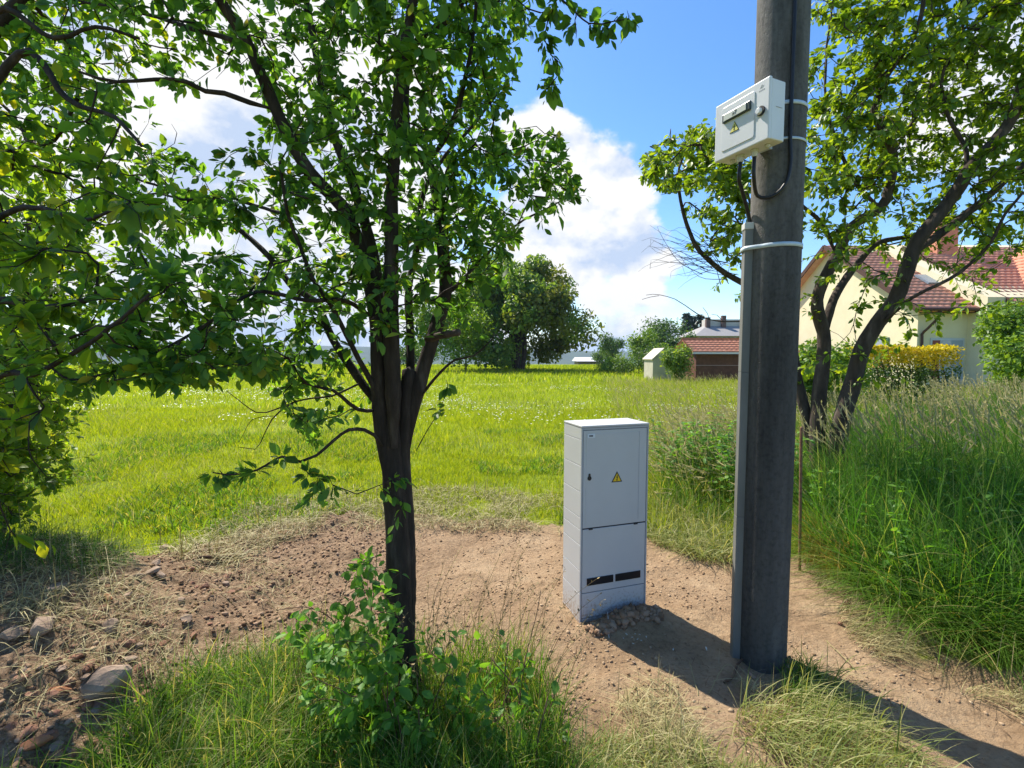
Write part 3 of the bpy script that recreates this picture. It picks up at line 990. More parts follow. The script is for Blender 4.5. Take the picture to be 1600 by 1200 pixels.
t.limb(T3([(600, 700, 2.06), (585, 680, 2.0), (570, 672, 1.96), (545, 672, 1.9), (520, 690, 1.86), (495, 712, 1.82), (470, 722, 1.8), (440, 714, 1.78), (400, 735, 1.76), (360, 742, 1.75), (330, 738, 1.74)]), .011, .003, 7, .03, .001)
t.limb(T3([(470, 721, 1.8), (482, 740, 1.79), (500, 745, 1.78)]), .004, .002, 5, .03, .001)
t.limb(T3([(460, 628, 1.9), (440, 640, 1.87), (425, 655, 1.85), (412, 680, 1.83), (398, 702, 1.82), (372, 698, 1.8)]), .004, .0016, 5, .03, .001, grow=False)
t.limb(T3([(560, 600, 2.0), (520, 618, 1.95), (490, 622, 1.92), (460, 628, 1.9), (430, 640, 1.88), (400, 645, 1.86), (355, 612, 1.84)]), .006, .0016, 5, .03, .001, grow=False)
t.limb(T3([(430, 650, 1.87), (395, 655, 1.85), (375, 690, 1.84)]), .002, .001, 4, .03, .001, grow=False)
t.limb(T3([(658, 620, 2.14), (672, 600, 2.08), (690, 580, 2.02), (712, 562, 1.98), (742, 556, 1.94), (770, 530, 1.9)]), .010, .003, 6, .04, .001)
t.limb(T3([(600, 640, 2.1), (560, 640, 2.0), (520, 610, 1.9), (480, 600, 1.85), (450, 560, 1.8), (420, 545, 1.75)]), .013, .004, 6, .04, .001)
t.limb(T3([(690, 470, 2.2), (720, 440, 2.3), (760, 400, 2.4), (800, 360, 2.5), (850, 330, 2.55), (890, 310, 2.6)]), .014, .004, 6, .04, .002)
t.limb(T3([(722, 5, 2.3), (780, -20, 2.1), (840, -30, 1.9), (880, 0, 1.75), (920, 35, 1.68), (960, 32, 1.62), (985, 28, 1.6)]), .010, .002, 6, .04, .001)
t.limb(T3([(650, 705, 2.1), (668, 672, 2.06), (688, 640, 2.04), (702, 603, 2.02)]), .0035, .0012, 5, .03, .001)
st = Tubes()
st.add(T3([(668, 530, 2.16), (685, 525, 2.11), (702, 522, 2.07), (717, 519, 2.04)]), [.018, .016, .0145, .015], 12)
so_ = st.build('branch_stub', BARK_R, t.o, t.base)
GM_ = [[2, 3, 5, 7, 9, 10, 10, 9, 8, 4],
       [2, 3, 5, 7, 10, 11, 11, 11, 10, 4],
       [3, 4, 5, 8, 13, 14, 14, 13, 11, 3],
       [3, 5, 4, 7, 12, 13, 12, 14, 9, 0],
       [4, 6, 2.0, 3.5, 10, 12, 14, 15, 4, 0],
       [2.5, 5, 6, 4, 7, 12, 13, 17, 19, 5],
       [1.5, 5, 8, 8, 8, 10, 13, 16, 15, 1],
       [1, 3, 7, 10, 12, 9, 9, 9, 0, 0],
       [3, 8, 11, 11, 13, 5.0, 3, 2, 0, 0],
       [0, 0, 0, 0, 5, 2.5, 0, 0, 0, 0]]


def ydm(px, py):
    if py < 0: return random.uniform(1.45, 3.1)
    lo, hi = 1.62, 2.75
    if px < 420 and py > 400: lo, hi = 1.3, 2.1
    if px > 700: lo, hi = 1.9, 2.9
    return random.uniform(lo, hi)


A = cells(GM_, 0, -300, 100, 100, 3.9, ydm, .36, 3.2, 1)
pxx = np.array([800 + F * ((a - [0, 0, EYE]) @ XR) / ((a - [0, 0, EYE]) @ FW) for a in A])
pyy = np.array([600 - F * ((a - [0, 0, EYE]) @ UP) / ((a - [0, 0, EYE]) @ FW) for a in A])
edge = np.array([[0, 60], [830, 60], [815, 110], [830, 160], [880, 210], [905, 300], [850, 350], [830, 380], [790, 420], [760, 470], [720, 520]])
right_lim = np.interp(pyy, [-400, 0, 60, 110, 160, 200, 290, 320, 380, 430, 480, 560, 800], [950, 850, 835, 805, 800, 865, 915, 880, 835, 800, 760, 660, 600])
keep = pxx < right_lim
keep &= ~((pxx < 440) & (pyy > 610))
keep &= ~((np.hypot((pxx - 320) / 70, (pyy - 190) / 60)) < 1)
A = A[keep]
extra = T3([(845, 20, 1.85), (870, 10, 1.8), (885, 45, 1.75), (905, 15, 1.7), (930, 35, 1.66), (950, 60, 1.64), (965, 30, 1.62), (985, 28, 1.6), (850, 60, 1.9), (860, 85, 1.9), (900, 60, 1.72),
            (330, 738, 1.74), (350, 742, 1.75), (385, 738, 1.76), (405, 730, 1.77), (432, 712, 1.78), (500, 742, 1.78), (495, 765, 1.77), (520, 758, 1.8), (515, 780, 1.8), (480, 790, 1.78), (480, 745, 1.79),
            (455, 650, 1.9), (480, 660, 1.9), (500, 640, 1.9), (530, 650, 1.95), (700, 605, 2.02), (690, 640, 2.04), (890, 300, 2.6), (905, 290, 2.6), (915, 305, 2.62),
            (622, 745, 2.0), (628, 790, 2.0), (618, 830, 2.0), (612, 770, 2.0), (640, 760, 2.0),
            (870, 120, 1.9), (855, 150, 1.95), (845, 135, 1.9), (100, 590, 1.35), (140, 600, 1.35), (180, 590, 1.36), (240, 575, 1.38), (270, 590, 1.4), (300, 560, 1.42)])
A = np.vstack([A, extra])
t.grow(A, .0013, .40, .011, .06, .010)
t.leaves(15, .038, LEAF_MAIN, .17, .10)
t.finish(BARK)

# --- tree left of the picture, branches reaching in ---
base = np.array([-2.75, 1.75, 0]); base[2] = float(terrain(-2.75, 1.75)) - .03
t = Tree('fruit_tree', base, 'leafy tree at the left border whose yellow-green branches hang over the rubble heap')
B3 = lambda *p: [np.array(q, float) for q in p]
t.limb(B3((-2.75, 1.75, -.05), (-2.72, 1.8, .6), (-2.66, 1.85, 1.2), (-2.5, 1.9, 1.8), (-2.3, 2.0, 2.5), (-2.2, 2.0, 3.4)), .085, .03, 14, .05, .002)
t.limb(B3((-2.68, 1.85, 1.1), (-2.3, 1.75, 1.5), (-1.9, 1.65, 1.72)) + T3([(0, 470, 1.6), (60, 485, 1.55), (140, 468, 1.5), (205, 448, 1.45)]), .03, .006, 9, .04, .002)
t.limb(B3((-2.6, 1.88, 1.5), (-2.3, 1.85, 2.0)) + T3([(-60, 200, 1.75), (20, 85, 1.75), (60, 105, 1.73), (80, 140, 1.72), (110, 168, 1.7), (165, 185, 1.66), (210, 230, 1.6)]), .028, .005, 9, .04, .002)
t.limb(B3((-2.4, 1.95, 2.2), (-2.0, 1.9, 2.5)) + T3([(0, 20, 1.8), (90, 60, 1.8), (150, 40, 1.82), (220, 60, 1.85)]), .022, .005, 8, .04, .002)
t.limb(B3((-2.7, 1.8, .8), (-2.2, 1.6, 1.2)) + T3([(-20, 600, 1.5), (50, 590, 1.42), (110, 560, 1.36), (170, 520, 1.3), (230, 470, 1.26)]), .02, .004, 8, .04, .002)
t.limb(B3((-2.5, 1.9, 1.9), (-2.1, 1.75, 1.9)) + T3([(0, 340, 1.6), (60, 330, 1.55), (120, 350, 1.5), (180, 330, 1.45)]), .02, .004, 8, .04, .002)
t.limb(B3((-2.3, 2.0, 2.6), (-1.8, 2.0, 3.2), (-1.4, 2.0, 3.8)), .025, .008, 8, .05, .002)
GL = [[4, 4, 3, 1], [4, 4, 3, 1], [6, 6, 4, 1], [8, 8, 5, .6], [12, 11, 5, 0], [12, 11, 3.5, 0], [15, 11, 3, 0], [16, 10, 2, 0], [16, 7, 1, 0], [9, 2.5, 0, 0], [4, 0, 0, 0], [2.2, 0, 0, 0], [.5, 0, 0, 0]]
GL = [[r[0], r[0]] + r for r in GL]
A = cells(GL, -200, -400, 100, 100, 2.1, lambda px, py: random.uniform(2.0, 3.4) if py < 230 else random.uniform(1.3, 3.5) if py < 600 else random.uniform(1.35, 1.9), .44, 3.2, 5)
t.grow(A, .0016, .43, .016, .06, .009)
t.leaves(14, .045, LEAF_LEFT, .18, .14, wr=.6)
t.finish(BARK)

# --- shrub low on the left, behind the heap ---
def bush(name, cx, cy, rx, ry, h, n, lsize, mt, label, cat='bush', group=None, stem=None, per=10, zlo=.1, z0=None, sc=1.):
    z0 = float(terrain(cx, cy)) if z0 is None else z0
    t = Tree(name, (cx, cy, z0), label, cat, group)
    k = 6
    for i in range(k):
        a = i * 2 * math.pi / k + random.random()
        t.limb(B3((cx + .05 * rx * math.cos(a), cy + .05 * ry * math.sin(a), z0 - .03), (cx + .3 * rx * math.cos(a), cy + .3 * ry * math.sin(a), z0 + h * .4),
                  (cx + .6 * rx * math.cos(a), cy + .6 * ry * math.sin(a), z0 + h * .8)), .012 * h, .004 * h, 6, .1 * max(rx, .5), .003)
    A = []
    while len(A) < n:
        v = rng.normal(0, 1, 3)
        v /= np.linalg.norm(v)
        r = random.random() ** .4
        f = .75 + .5 * fbm(np.array([v[0] * 2.2 + 9 + cx]), np.array([v[2] * 2.2 + v[1] * 1.5 + 4]), 2, 3)[0]
        p = np.array([cx + v[0] * r * rx * f, cy + v[1] * r * ry * f, z0 + h * zlo + (h * (1 - zlo)) * (.5 + .5 * v[2] * r * f)])
        A.append(p)
    t.grow(A, .0014 * sc, .42, .03 * sc, .12 * h, .012 * h)
    t.leaves(per, lsize, mt, .12 * h)
    t.finish(BARK_R)
    return t


bush('shrub', -3.45, 2.95, .75, .5, 1.5, 950, .042, LEAF_LEFT, 'dense small-leaved shrub at the left border behind the rubble heap', zlo=.02)

bush('shrub', -4.35, 3.95, 1.0, .8, 3.6, 1600, .05, LEAF_LEFT, 'tall dense bush at the left border farther back than the rubble heap', zlo=.12)

# --- suckers at the foot of the small tree ---
base = np.array([-.42, 1.92, 0]); base[2] = float(terrain(-.42, 1.92))
t = Tree('shrub', base, 'leafy green suckers growing round the foot of the small tree', 'bush')
for i in range(13):
    bx, by = random.uniform(-.72, .12), random.uniform(1.68, 2.0)
    t.limb(B3((bx, by, float(terrain(bx, by)) - .02), (bx + random.uniform(-.05, .05), by, .2), (bx + random.uniform(-.1, .1), by + random.uniform(-.05, .05), random.uniform(.3, .42))), .004, .002, 5, .04, .001)
t.limb(B3((-.62, 2.0, -.02), (-.63, 2.0, .3), (-.60, 2.02, .55), (-.58, 2.02, .78)), .004, .0015, 5, .04, .001)
t.limb(B3((-.66, 1.98, .3), (-.75, 1.95, .5), (-.86, 1.93, .56), (-.97, 1.92, .55)), .003, .0015, 5, .04, .001)
t.limb(B3((.02, 1.9, -.02), (.05, 1.93, .3), (.1, 1.95, .5), (.12, 1.95, .62)), .003, .0015, 5, .04, .001)
t.limb(B3((.1, 1.85, -.02), (.16, 1.86, .2), (.2, 1.86, .36)), .003, .0015, 5, .04, .001)
GS = [[0, 0, 5, 1.0, 0, 0, 0, 0, 0],
      [0, 3, 8, 3.0, 0, 0, 0, .3, 0],
      [3, 5, 6, 4, .6, .5, .8, .8, 0],
      [0, 5, 9, 8, 3, 2, 2, 3, .5],
      [0, 7, 12, 11, 7, 5, 5, 5, 1],
      [0, 9, 14, 13, 11, 8, 7, 6, 2],
      [0, 10, 14, 14, 12, 10, 9, 8, 4]]
A = cells(GS, 430, 870, 50, 52, 2.0, lambda px, py: random.uniform(1.68, 2.04), .3, 5, 11)
A = A[A[:, 2] > .03]
t.grow(A, .0009, .4, .004, .04, .004)
t.leaves(7, .038, LEAF_SHRUB, .09, 0, wr=.62)
t.finish(STICK)

# --- the tree behind the pole ---
YB = 5.2
base = at(1285, 780, YB); base[2] = float(terrain(base[0], base[1]))
t = Tree('fruit_tree', base, 'spreading multi-stemmed tree behind the concrete pole and the right bank')
t.rs = .74
t.limb(T3([(1285, 800, 5.2), (1278, 700, 5.2), (1280, 620, 5.2), (1286, 560, 5.2), (1286, 520, 5.2), (1276, 480, 5.2), (1283, 445, 5.2), (1305, 400, 5.15), (1330, 352, 5.1), (1375, 322, 5.0), (1388, 290, 5.0), (1394, 240, 4.95), (1380, 200, 4.9), (1365, 170, 4.9), (1385, 110, 4.85), (1425, 45, 4.8), (1440, -40, 4.8)]), .125, .02, 12, .08, .004)
t.limb(T3([(1286, 540, 5.2), (1298, 480, 5.3), (1318, 440, 5.4), (1342, 408, 5.5), (1370, 380, 5.6), (1420, 370, 5.8), (1470, 350, 6.0)]), .07, .018, 10, .08, .004)
t.limb(T3([(1300, 790, 5.1), (1308, 700, 5.05), (1320, 640, 5.0), (1334, 595, 5.0), (1348, 545, 4.95), (1372, 505, 4.9), (1398, 470, 4.85), (1416, 425, 4.8), (1428, 390, 4.8), (1448, 360, 4.75), (1488, 312, 4.7), (1522, 258, 4.65), (1555, 222, 4.6), (1582, 185, 4.6), (1602, 125, 4.5), (1640, 40, 4.5)]), .13, .05, 12, .08, .004)
t.limb(T3([(1430, 395, 4.8), (1460, 372, 4.85), (1500, 342, 4.9), (1550, 302, 5.0), (1600, 255, 5.0), (1680, 190, 5.1)]), .06, .025, 10, .08, .004)
t.limb(T3([(1378, 505, 4.85), (1425, 465, 4.6), (1465, 445, 4.5), (1500, 425, 4.4), (1545, 385, 4.3), (1572, 335, 4.2), (1600, 300, 4.1)]), .028, .014, 8, .08, .003)
t.limb(T3([(1500, 300, 4.7), (1510, 240, 4.75), (1480, 180, 4.8), (1470, 120, 4.8), (1500, 50, 4.8), (1520, -50, 4.8)]), .03, .010, 8, .08, .004)
t.limb(T3([(1275, 740, 5.3), (1262, 660, 5.3), (1247, 600, 5.35), (1236, 540, 5.4), (1225, 490, 5.45), (1200, 455, 5.5), (1160, 442, 5.6), (1120, 420, 5.65), (1085, 385, 5.7), (1065, 330, 5.7), (1060, 270, 5.7), (1080, 220, 5.7)]), .09, .012, 10, .08, .004)
t.limb(T3([(1236, 540, 5.4), (1215, 440, 5.4), (1190, 370, 5.4), (1165, 300, 5.4), (1130, 260, 5.45), (1110, 220, 5.5)]), .035, .01, 8, .08, .004)
t.limb(T3([(1305, 395, 5.15), (1285, 350, 5.2), (1252, 320, 5.3), (1215, 290, 5.4), (1180, 250, 5.5)]), .035, .012, 8, .08, .004)
t.limb(T3([(1375, 325, 5.0), (1340, 290, 5.1), (1310, 230, 5.2), (1290, 160, 5.3), (1290, 80, 5.4), (1300, 0, 5.4)]), .03, .010, 8, .08, .004)
t.limb(T3([(1394, 240, 4.95), (1420, 200, 5.1), (1450, 150, 5.2), (1460, 80, 5.2), (1450, 0, 5.2)]), .025, .010, 8, .08, .004)
for q in ([(1160, 502, 5.0), (1128, 502, 4.95), (1100, 496, 4.9), (1078, 483, 4.85), (1055, 468, 4.8), (1030, 462, 4.78), (1008, 461, 4.76)], [(1108, 498, 4.9), (1105, 490, 4.9), (1098, 480, 4.9)],
          [(1030, 462, 4.78), (1018, 464, 4.76), (1004, 467, 4.75)], [(1130, 502, 4.95), (1120, 492, 4.95), (1112, 490, 4.9)]):
    t.limb(T3(q), .010 if len(q) > 4 else .004, .003, 6, .06, .003, grow=False)
for i in range(30):   # bare twigs left of the pole
    a = at(random.uniform(1095, 1155), random.uniform(370, 445), random.uniform(5.3, 5.8))
    b_ = at(random.uniform(1010, 1090), random.uniform(350, 440), random.uniform(5.1, 5.9))
    mid = (a + b_) / 2 + rng.normal(0, .06, 3)
    t.limb([a, mid, b_, b_ + rng.normal(0, .06, 3) - [.06, 0, .05]], .0055, .0014, 4, .07, .004, grow=False)
GR = [[0, 0, 8, 14, 16, 16, 16, 16],
      [0, 2, 12, 22, 24, 24, 24, 20],
      [0, 4, 28, 44, 44, 46, 46, 40],
      [0, 0, 16, 50, 36, 46, 46, 40],
      [0, 9, 26, 48, 44, 40, 44, 40],
      [50, 62, 34, 48, 38, 36, 40, 36],
      [9, 26, 18, 24, 20, 18, 22, 22],
      [.5, 6, 5, 8, 5, 2.5, 2, 2],
      [0, 0, 4, 4, 1, 0, 0, 0]]
A = cells(GR, 1000, -300, 100, 100, 2.3, lambda px, py: random.uniform(4.3, 6.3), .47, 1.8, 21)
pxx = np.array([800 + F * ((a - [0, 0, EYE]) @ XR) / ((a - [0, 0, EYE]) @ FW) for a in A])
pyy = np.array([600 - F * ((a - [0, 0, EYE]) @ UP) / ((a - [0, 0, EYE]) @ FW) for a in A])
A = A[(pxx > np.interp(pyy, [-400, -50, 0, 150, 190, 220, 260, 300, 350, 450, 600], [1250, 1240, 1245, 1235, 1060, 1035, 990, 1020, 1060, 1090, 1235]))]
t.grow(A, .0026, .40, .024, .14, .025)
t.leaves(17, .061, LEAF_RIGHT, .26, .05, wr=.55)
t.finish(BARK_R)


# --- background trees ---
def bgtree(name, cx, cy, rx, ry, h, n, ls, mt, label, trunk=.3, zlo=.12, lob=9, group=None, z0=None, cat='tree', second=None, fill=.5, stems=1):
    z0 = float(terrain(cx, cy)) if z0 is None else z0
    o = empty(name, (cx, cy, z0), label, cat, group)
    base = np.array([cx, cy, z0])
    tb = Tubes()
    for k in range(stems):
        a = k * 2.4
        off = (.0 if stems == 1 else .35) * trunk * 3
        top = base + [math.cos(a) * rx * .25 * (stems > 1), math.sin(a) * ry * .2 * (stems > 1), h * .75]
        tb.add(spline([base + [math.cos(a) * off, math.sin(a) * off, -.2], base + [math.cos(a) * off * 1.6, math.sin(a) * off * 1.6, h * .2], (base + top) / 2 + rng.normal(0, .03 * h, 3), top], h / 12), np.linspace(trunk, trunk * .25, len(spline([base + [math.cos(a) * off, math.sin(a) * off, -.2], base + [math.cos(a) * off * 1.6, math.sin(a) * off * 1.6, h * .2], (base + top) / 2, top], h / 12)) if False else 0) if False else trunk * .6, 8)
    lobes = []
    for k in range(lob):
        a = random.uniform(0, 2 * math.pi)
        e = random.uniform(-.75, 1) if lob < 20 else random.uniform(-1, 1)
        rr = (math.sqrt(max(0, 1 - e * e)) if e > 0 or lob < 20 else math.sqrt(max(0, 1 - .45 * e * e))) * (random.uniform(.55, .85) if lob < 20 else random.uniform(.6, 1.0))
        c = base + np.array([math.cos(a) * rx * rr, math.sin(a) * ry * rr, h * (zlo + (1 - zlo) * (.5 + .36 * e)) if lob < 20 else h * (.47 + .38 * e)])
        lobes.append((c, random.uniform(.32, .52) if lob < 20 else random.uniform(.2, .36)))
        tb.add(spline([base + [0, 0, h * random.uniform(.15, .4)], (base + [0, 0, h * .45] + c) / 2 + [0, 0, .04 * h], c], h / 10), trunk * .22, 5)
    lobes.append((base + np.array([0, 0, h * (zlo + (1 - zlo) * .47)]), .72 if lob < 20 else .70))
    P, Nn = [], []
    per = n // len(lobes)
    for c, s in lobes:
        m = per if s < .7 else per * 2
        v = rng.normal(0, 1, (m, 3))
        v /= np.linalg.norm(v, axis=1)[:, None]
        r = rng.random(m) ** fill
        bump = .78 + .5 * fbm(v[:, 0] * 3 + c[0], v[:, 2] * 3 + v[:, 1] * 2 + c[2], 3, 7)
        P.append(c + v * (r * bump)[:, None] * np.array([rx * s, ry * s, h * (1 - zlo) * .5 * s]))
        Nn.append(v + rng.normal(0, .6, (m, 3)) + [0, 0, .4])
    P, Nn = np.vstack(P), np.vstack(Nn)
    kk = P[:, 2] > z0 + h * zlo * .35
    P, Nn = P[kk], Nn[kk]
    D = rng.normal(0, 1, P.shape) + [0, 0, -.3]
    Ln = np.clip(rng.normal(ls, ls * .3, len(P)), ls * .4, ls * 1.8)
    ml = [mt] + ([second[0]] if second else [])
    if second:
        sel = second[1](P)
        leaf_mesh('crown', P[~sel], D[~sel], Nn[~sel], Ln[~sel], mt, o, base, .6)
        leaf_mesh('crown', P[sel], D[sel], Nn[sel], Ln[sel], second[0], o, base, .6)['label'] = 'yellowish foliage of the crown'
    else:
        leaf_mesh('crown', P, D, Nn, Ln, mt, o, base, .6)
    tb.build('trunk', BARK_R, o, base)
    return o


wz = at(812, 577, 50)
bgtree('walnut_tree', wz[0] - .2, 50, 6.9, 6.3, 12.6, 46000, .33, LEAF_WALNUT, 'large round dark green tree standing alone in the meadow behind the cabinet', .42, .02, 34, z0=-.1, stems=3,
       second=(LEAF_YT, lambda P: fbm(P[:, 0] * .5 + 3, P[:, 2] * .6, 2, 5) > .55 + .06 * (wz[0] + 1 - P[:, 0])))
p = at(728, 577, 46)
bgtree('bushy_tree', p[0], 46, 4.6, 3.6, 8.6, 15000, .22, LEAF_LIME, 'light green bushy tree on the left flank of the large round tree', .15, .03, 9, z0=-.1)
p = at(640, 575, 60)
bgtree('bushy_tree', p[0], 62, 3.0, 3.0, 4.2, 3500, .25, LEAF_FAR, 'low green tree far behind the stems of the front tree', .15, .03, 7, z0=-.3)
for (px, Y, rx, h, n, ls, mt, lab) in [
    (957, 88, 2.9, 5.9, 3500, .28, LEAF_FAR, 'round mid-green tree nearest to the large round tree'),
    (1032, 72, 4.0, 7.0, 5000, .28, LEAF_FAR, 'tallest bushy green tree in front of the conifers'),
    (1010, 55, 2.3, 4.6, 4000, .22, LEAF_LIME, 'bright green tree left of the pale hut'),
    (1066, 68, 2.4, 5.4, 3000, .25, LEAF_FAR, 'dark green tree left of the grey house'),
    (1115, 50, 1.9, 3.9, 3000, .2, LEAF_LIME, 'light green tree in front of the grey house above the shed roof'),
    (940, 110, 3.5, 4.5, 2500, .35, LEAF_FAR, 'low far tree left of the round mid-green tree'),
]:
    p = at(px, 570, Y)
    bgtree('bushy_tree', p[0], Y, rx, rx * .9, h, n, ls, mt, lab, .13, .02, 8, z0=float(terrain(p[0], Y)) - .1)
for (px, Y, rx, h, n, mt, lab) in [
    (962, 42, 2.0, 2.0, 3000, LEAF_LIME, 'low spreading bush at the field edge under the round mid-green tree'),
    (998, 40, 2.2, 2.3, 3500, LEAF_FAR, 'bush at the field edge left of the pale hut'),
    (1063, 28.4, 1.15, 2.3, 4200, LEAF_WALNUT, 'dark green creeper bush between the pale hut and the brown shed')]:
    p = at(px, 575, Y)
    bgtree('bush', p[0], Y, rx, rx * .7, h, n, .13, mt, lab, .05, .0, 8, z0=float(terrain(p[0], Y)) - .1, cat='bush')


def conifer(px, Y, ytop, rad, label):
    p = at(px, 570, Y)
    top = at(px, ytop, Y)[2]
    z0 = float(terrain(p[0], Y)) - .2
    h = top - z0
    base = np.array([p[0], Y, z0])
    o = empty('conifer', base, label, 'conifer', 'dark conifers behind the grey house')
    tb = Tubes()
    tb.add(np.array([base, base + [0, 0, h * .5], base + [0, 0, h * .98]]), [.3, .18, .03], 6)
    P, D = [], []
    for k in range(34):
        z = h * (.12 + .86 * k / 34)
        r = rad * (1 - z / h) ** .85 + .15
        for i in range(9):
            a = random.uniform(0, 6.3)
            e = base + np.array([math.cos(a) * r, math.sin(a) * r, z - .25 * r])
            s_ = base + np.array([0, 0, z])
            for q_ in np.linspace(.25, 1, 5):
                P.append(s_ + (e - s_) * q_ + rng.normal(0, .08, 3))
                D.append(np.array([math.cos(a), math.sin(a), -.35]) + rng.normal(0, .35, 3))
    P, D = np.array(P), np.array(D)
    leaf_mesh('crown', P, D, rng.normal(0, .4, P.shape) + [0, 0, 1], np.full(len(P), .75) * rng.uniform(.6, 1.2, len(P)), NEEDLE, o, base, .45, .3)
    tb.build('trunk', BARK_R, o, base)


conifer(1071, 100, 486, 1.6, 'tallest and leftmost of the dark conifers left of the grey house')
conifer(1081, 104, 490, 1.5, 'middle one of the dark conifers left of the grey house')
conifer(1092, 102, 489, 1.9, 'broad dark conifer touching the roof of the grey house')

# hedge and bushes in front of the cream house
def hedge(name, x0, x1, yc, dep, h, n, ls, mats, label):
    z0 = float(terrain((x0 + x1) / 2, yc)) - .05
    o = empty(name, ((x0 + x1) / 2, yc, z0), label, 'hedge')
    base = np.array([(x0 + x1) / 2, yc, z0])
    v = rng.random((n, 3))
    k = rng.integers(0, 3, n)
    r = rng.random(n) ** 4
    top = k < 1
    v[:, 2] = np.where(top, 1 - r * .25, v[:, 2])
    v[:, 1] = np.where(k == 1, r * .3, v[:, 1])
    v[:, 1] = np.where(k == 2, 1 - r * .3, v[:, 1])
    hn = 1 + .10 * (fbm(v[:, 0] * 9, v[:, 1] * 2, 3, 6) - .5)
    P = np.stack([x0 + v[:, 0] * (x1 - x0), yc - dep / 2 + v[:, 1] * dep, z0 + v[:, 2] * h * hn], -1)
    sel = (P[:, 2] - z0) / h > .74 + .25 * (fbm(P[:, 0] * 2.5, P[:, 1] * 2, 2, 2) - .5)
    D = rng.normal(0, 1, P.shape) + [0, -.3, .3]
    Nn = rng.normal(0, .7, P.shape) + [0, -.3, .6]
    Ln = rng.uniform(.6, 1.3, n) * ls
    leaf_mesh('crown', P[sel], D[sel], Nn[sel], Ln[sel], mats[0], o, base, .6)['label'] = 'bright yellow top of the hedge'
    leaf_mesh('crown', P[~sel], D[~sel], Nn[~sel], Ln[~sel], mats[1], o, base, .6)['label'] = 'dark green lower sides of the hedge'
    tb = Tubes()
    for i in range(14):
        xx = x0 + (i + .5) * (x1 - x0) / 14
        tb.add(np.array([[xx, yc, z0], [xx + .1, yc, z0 + h * .5], [xx, yc + .1, z0 + h * .8]]), .02, 5)
    tb.build('stems', BARK_R, o, base)


hedge('hedge', 10.6, 13.5, 15, 1.0, 1.9, 14000, .075, (LEAF_YELLOW, LEAF_FAR), 'clipped hedge with bright yellow top in front of the cream house')
bgtree('bush', 8.6, 13.5, 1.15, .9, 2.15, 7000, .10, LEAF_LIME, 'fresh green bush behind the stems of the right tree', .04, .0, 9, z0=0, cat='bush')
bgtree('bush', 13.3, 12.0, 1.55, 1.3, 3.3, 14000, .10, LEAF_LIME, 'tall lime-green bush at the right border in front of the house', .05, .0, 10, z0=-.1, cat='bush')

# leafy weeds: nettles in the bank and between cabinet and pole
def weed(x, y, h, mt, label, group, big=.05):
    z0 = float(terrain(x, y)) - .01
    o = empty('weed', (x, y, z0), label, 'weed', group)
    base = np.array([x, y, z0])
    tb = Tubes()
    P, D = [], []
    for k in range(random.randint(3, 5)):
        a = random.uniform(0, 6.3)
        e = base + np.array([math.cos(a) * h * .25, math.sin(a) * h * .25, h * random.uniform(.75, 1)])
        m_ = (base + e) / 2 + [0, 0, .05 * h]
        S = spline([base + rng.normal(0, .02, 3) * [1, 1, 0], m_, e], h / 8)
        tb.add(S, np.linspace(.004, .0015, len(S)), 4)
        for i in range(1, len(S)):
            az = i * 1.571
            for s_ in (0, math.pi):
                for rep in range(2):
                    P.append(S[i])
                    az2 = az + s_ + rep * .7 + random.gauss(0, .3)
                    D.append([math.cos(az2), math.sin(az2), random.uniform(-.5, .3)])
    P, D = np.array(P), np.array(D)
    leaf_mesh('leaves', P, D, rng.normal(0, .3, P.shape) + [0, 0, 1], rng.uniform(.6, 1.3, len(P)) * big, mt, o, base, .55, .3)
    tb.build('stem', GRASS_TALL, o, base)


for i in range(48):
    for _ in range(50):
        x, y = random.uniform(1.4, 3.2), random.uniform(4.5, 6.4)
        if inbank2(np.array([x]), np.array([y]))[0]: break
    weed(x, y, random.uniform(.5, .95), LEAF_SHRUB, 'leafy green weed in the strip between the cabinet and the pole', 'weeds between cabinet and pole', .06)
for i in range(40):
    for _ in range(50):
        x, y = random.uniform(2.3, 5), random.uniform(2.6, 5.5)
        if inbank(np.array([x]), np.array([y]))[0]: break
    weed(x, y, random.uniform(.35, .75), LEAF_SHRUB, 'leafy green weed half hidden in the tall grass of the right bank', 'weeds in the right bank', .055)


# ------------------------------------------------------------------ concrete pole
PX, PY, PR = 1.335, 2.489, .117
CONC = mat('concrete', (1, 1, 1), .9, .15)
b = CONC.node_tree.nodes['Principled BSDF']
c1 = ramp(CONC, noise(CONC, 3.4, 12, .72, (1, 1, .13)), [(.3, (.05, .048, .045)), (.45, (.13, .125, .118)), (.6, (.20, .19, .175)), (.72, (.32, .30, .27))])
c2 = ramp(CONC, noise(CONC, 45, 6, .6), [(.25, (.55, .55, .55)), (.5, (1, 1, 1)), (.8, (1.15, 1.15, 1.15))])
mm = nd(CONC, 'ShaderNodeMix', data_type='RGBA', blend_type='MULTIPLY')
mm.inputs['Factor'].default_value = .8
lk(CONC, c1, mm.inputs['A']); lk(CONC, c2, mm.inputs['B'])
